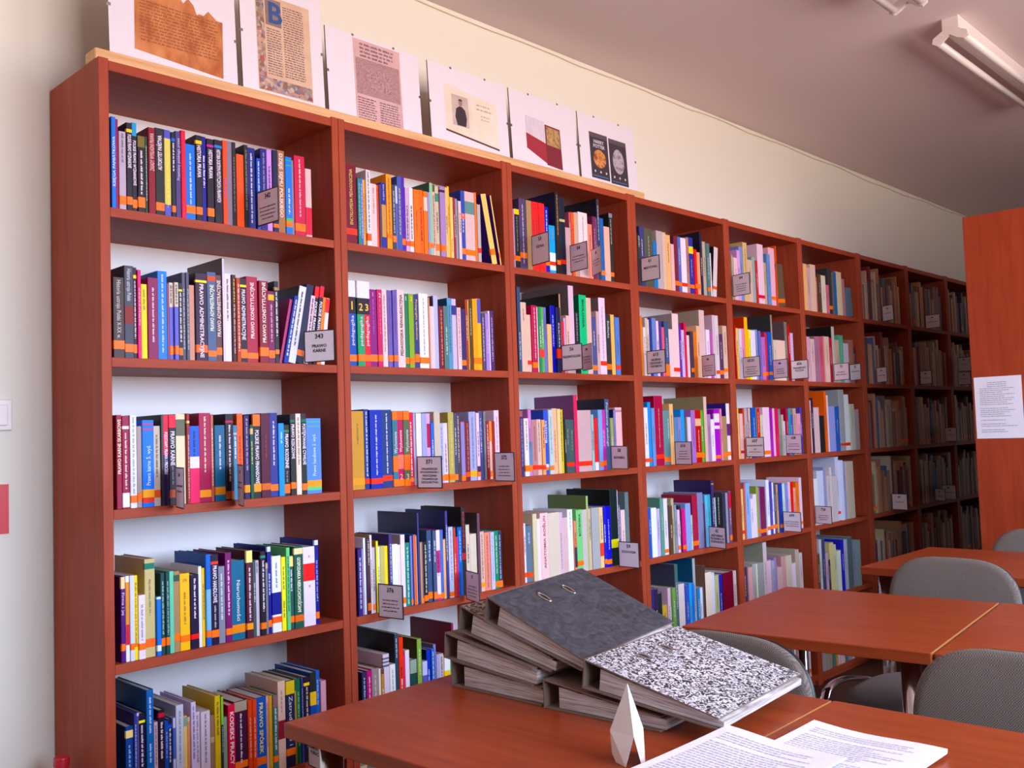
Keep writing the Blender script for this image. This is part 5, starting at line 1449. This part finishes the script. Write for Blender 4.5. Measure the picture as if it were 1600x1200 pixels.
# ------------------------------------------------------------------ free-standing cabinet across the aisle, with a notice
WOOD_R = wood('red_cherry_panel', '98371c', 'ae4624', (10, 10, 1.0), 0.42)
o = empty('cabinet', (3.554, -0.698, 0)); tag(o, 'tall red cherry cabinet whose end panel carries a white notice', 'cabinet')
m = MB(); m.box(0, 0.025, -0.62, 0, 0, 2.15); bevel(m.build('end_panel', WOOD_R, o), 0.0015, 1)
m = MB(); m.box(2.4, 2.425, -0.62, 0, 0, 2.15); m.build('end_panel', WOOD_R, o)
m = MB(); m.box(0.025, 2.4, -0.32, -0.30, 0.05, 2.12); m.build('centre_panel', WOOD_V, o)
m = MB(); m.box(0.025, 2.4, -0.62, 0, 2.125, 2.15); m.build('top_board', WOOD_H, o)
for z in SHELF_Z:
    m = MB(); m.box(0.025, 2.4, -0.62, -0.32, z - TH, z); m.build('shelf', WOOD_H, o)
    m = MB(); m.box(0.025, 2.4, -0.30, 0, z - TH, z); m.build('shelf', WOOD_H, o)
o = empty('notice', (3.5525, -0.707, 1.152)); tag(o, 'white printed notice stuck on the end of the red cabinet', 'notice')
m = MB(); m.box(-0.0005, 0.0005, -0.195, 0, 0, 0.272); m.build('sheet', PAPER, o)
m = MB(); rnd = random.Random(21); z = 0.245
while z > 0.02:
    L = 0.15*(1 - 0.4*rnd.random()) if z < 0.22 else 0.08; V, F = dash_geo(L, 0.0036, rnd); s0 = -0.022 if z < 0.22 else -0.055
    m.add([(-0.0009, s0 - a, z + c) for a, c in V], F); z -= 0.0088 if rnd.random() < 0.85 else 0.017
m.build('printed_lines', plain('notice_ink', '8a8290', 0.8), o)

# ------------------------------------------------------------------ small things on the bare wall
o = empty('light_switch', (-0.200, Y1, 1.292)); tag(o, 'white light switch plate on the cream wall beside the bookcase', 'light switch')
m = MB(); m.box(0, 0.082, -0.009, 0, 0, 0.076); bevel(m.build('plate', LW, o), 0.003, 2)
m = MB(); m.box(0.012, 0.070, -0.014, -0.009, 0.012, 0.062); bevel(m.build('rocker', LW, o), 0.002, 2)
m = MB(); m.box(-0.235, -0.126, Y1 - 0.004, Y1 - 0.0005, 1.045, 1.163)
tag(m.build('red_sign', plain('red_sign', 'd8202c', 0.4)), 'plain red sign on the cream wall below the light switch', 'sign')
m = MB(); rnd = random.Random(2); pts = []
for i in range(90): x = 0.3 + i*0.075; pts.append((x, Y1 - 0.004, 2.772 + 0.004*math.sin(i*0.7) + rnd.uniform(-0.002, 0.002) - (0.012*math.exp(-((x - 5.2)/0.5)**2))))
m.tube(pts, 0.0022, 6)
tag(m.build('cable', plain('painted_cable', 'd9cfae', 0.7), None, True), 'thin painted cable running along the wall just below the ceiling', 'cable')
o = empty('red_tube', (-0.082, 0.15, 0), (0, math.radians(2.0), 0)); tag(o, 'narrow red tube standing on the floor against the first bookcase', 'tube')
RED = plain('red_plastic', 'c02030', 0.35)
m = MB(); m.tube([(0, 0, 0.0), (0, 0, 0.515)], 0.016, 20); m.build('body', RED, o, True)
m = MB(); m.tube([(0, 0, 0.512), (0, 0, 0.530), (0, 0, 0.533)], 0.0175, 20); bevel(m.build('cap', RED, o), 0.002, 2)
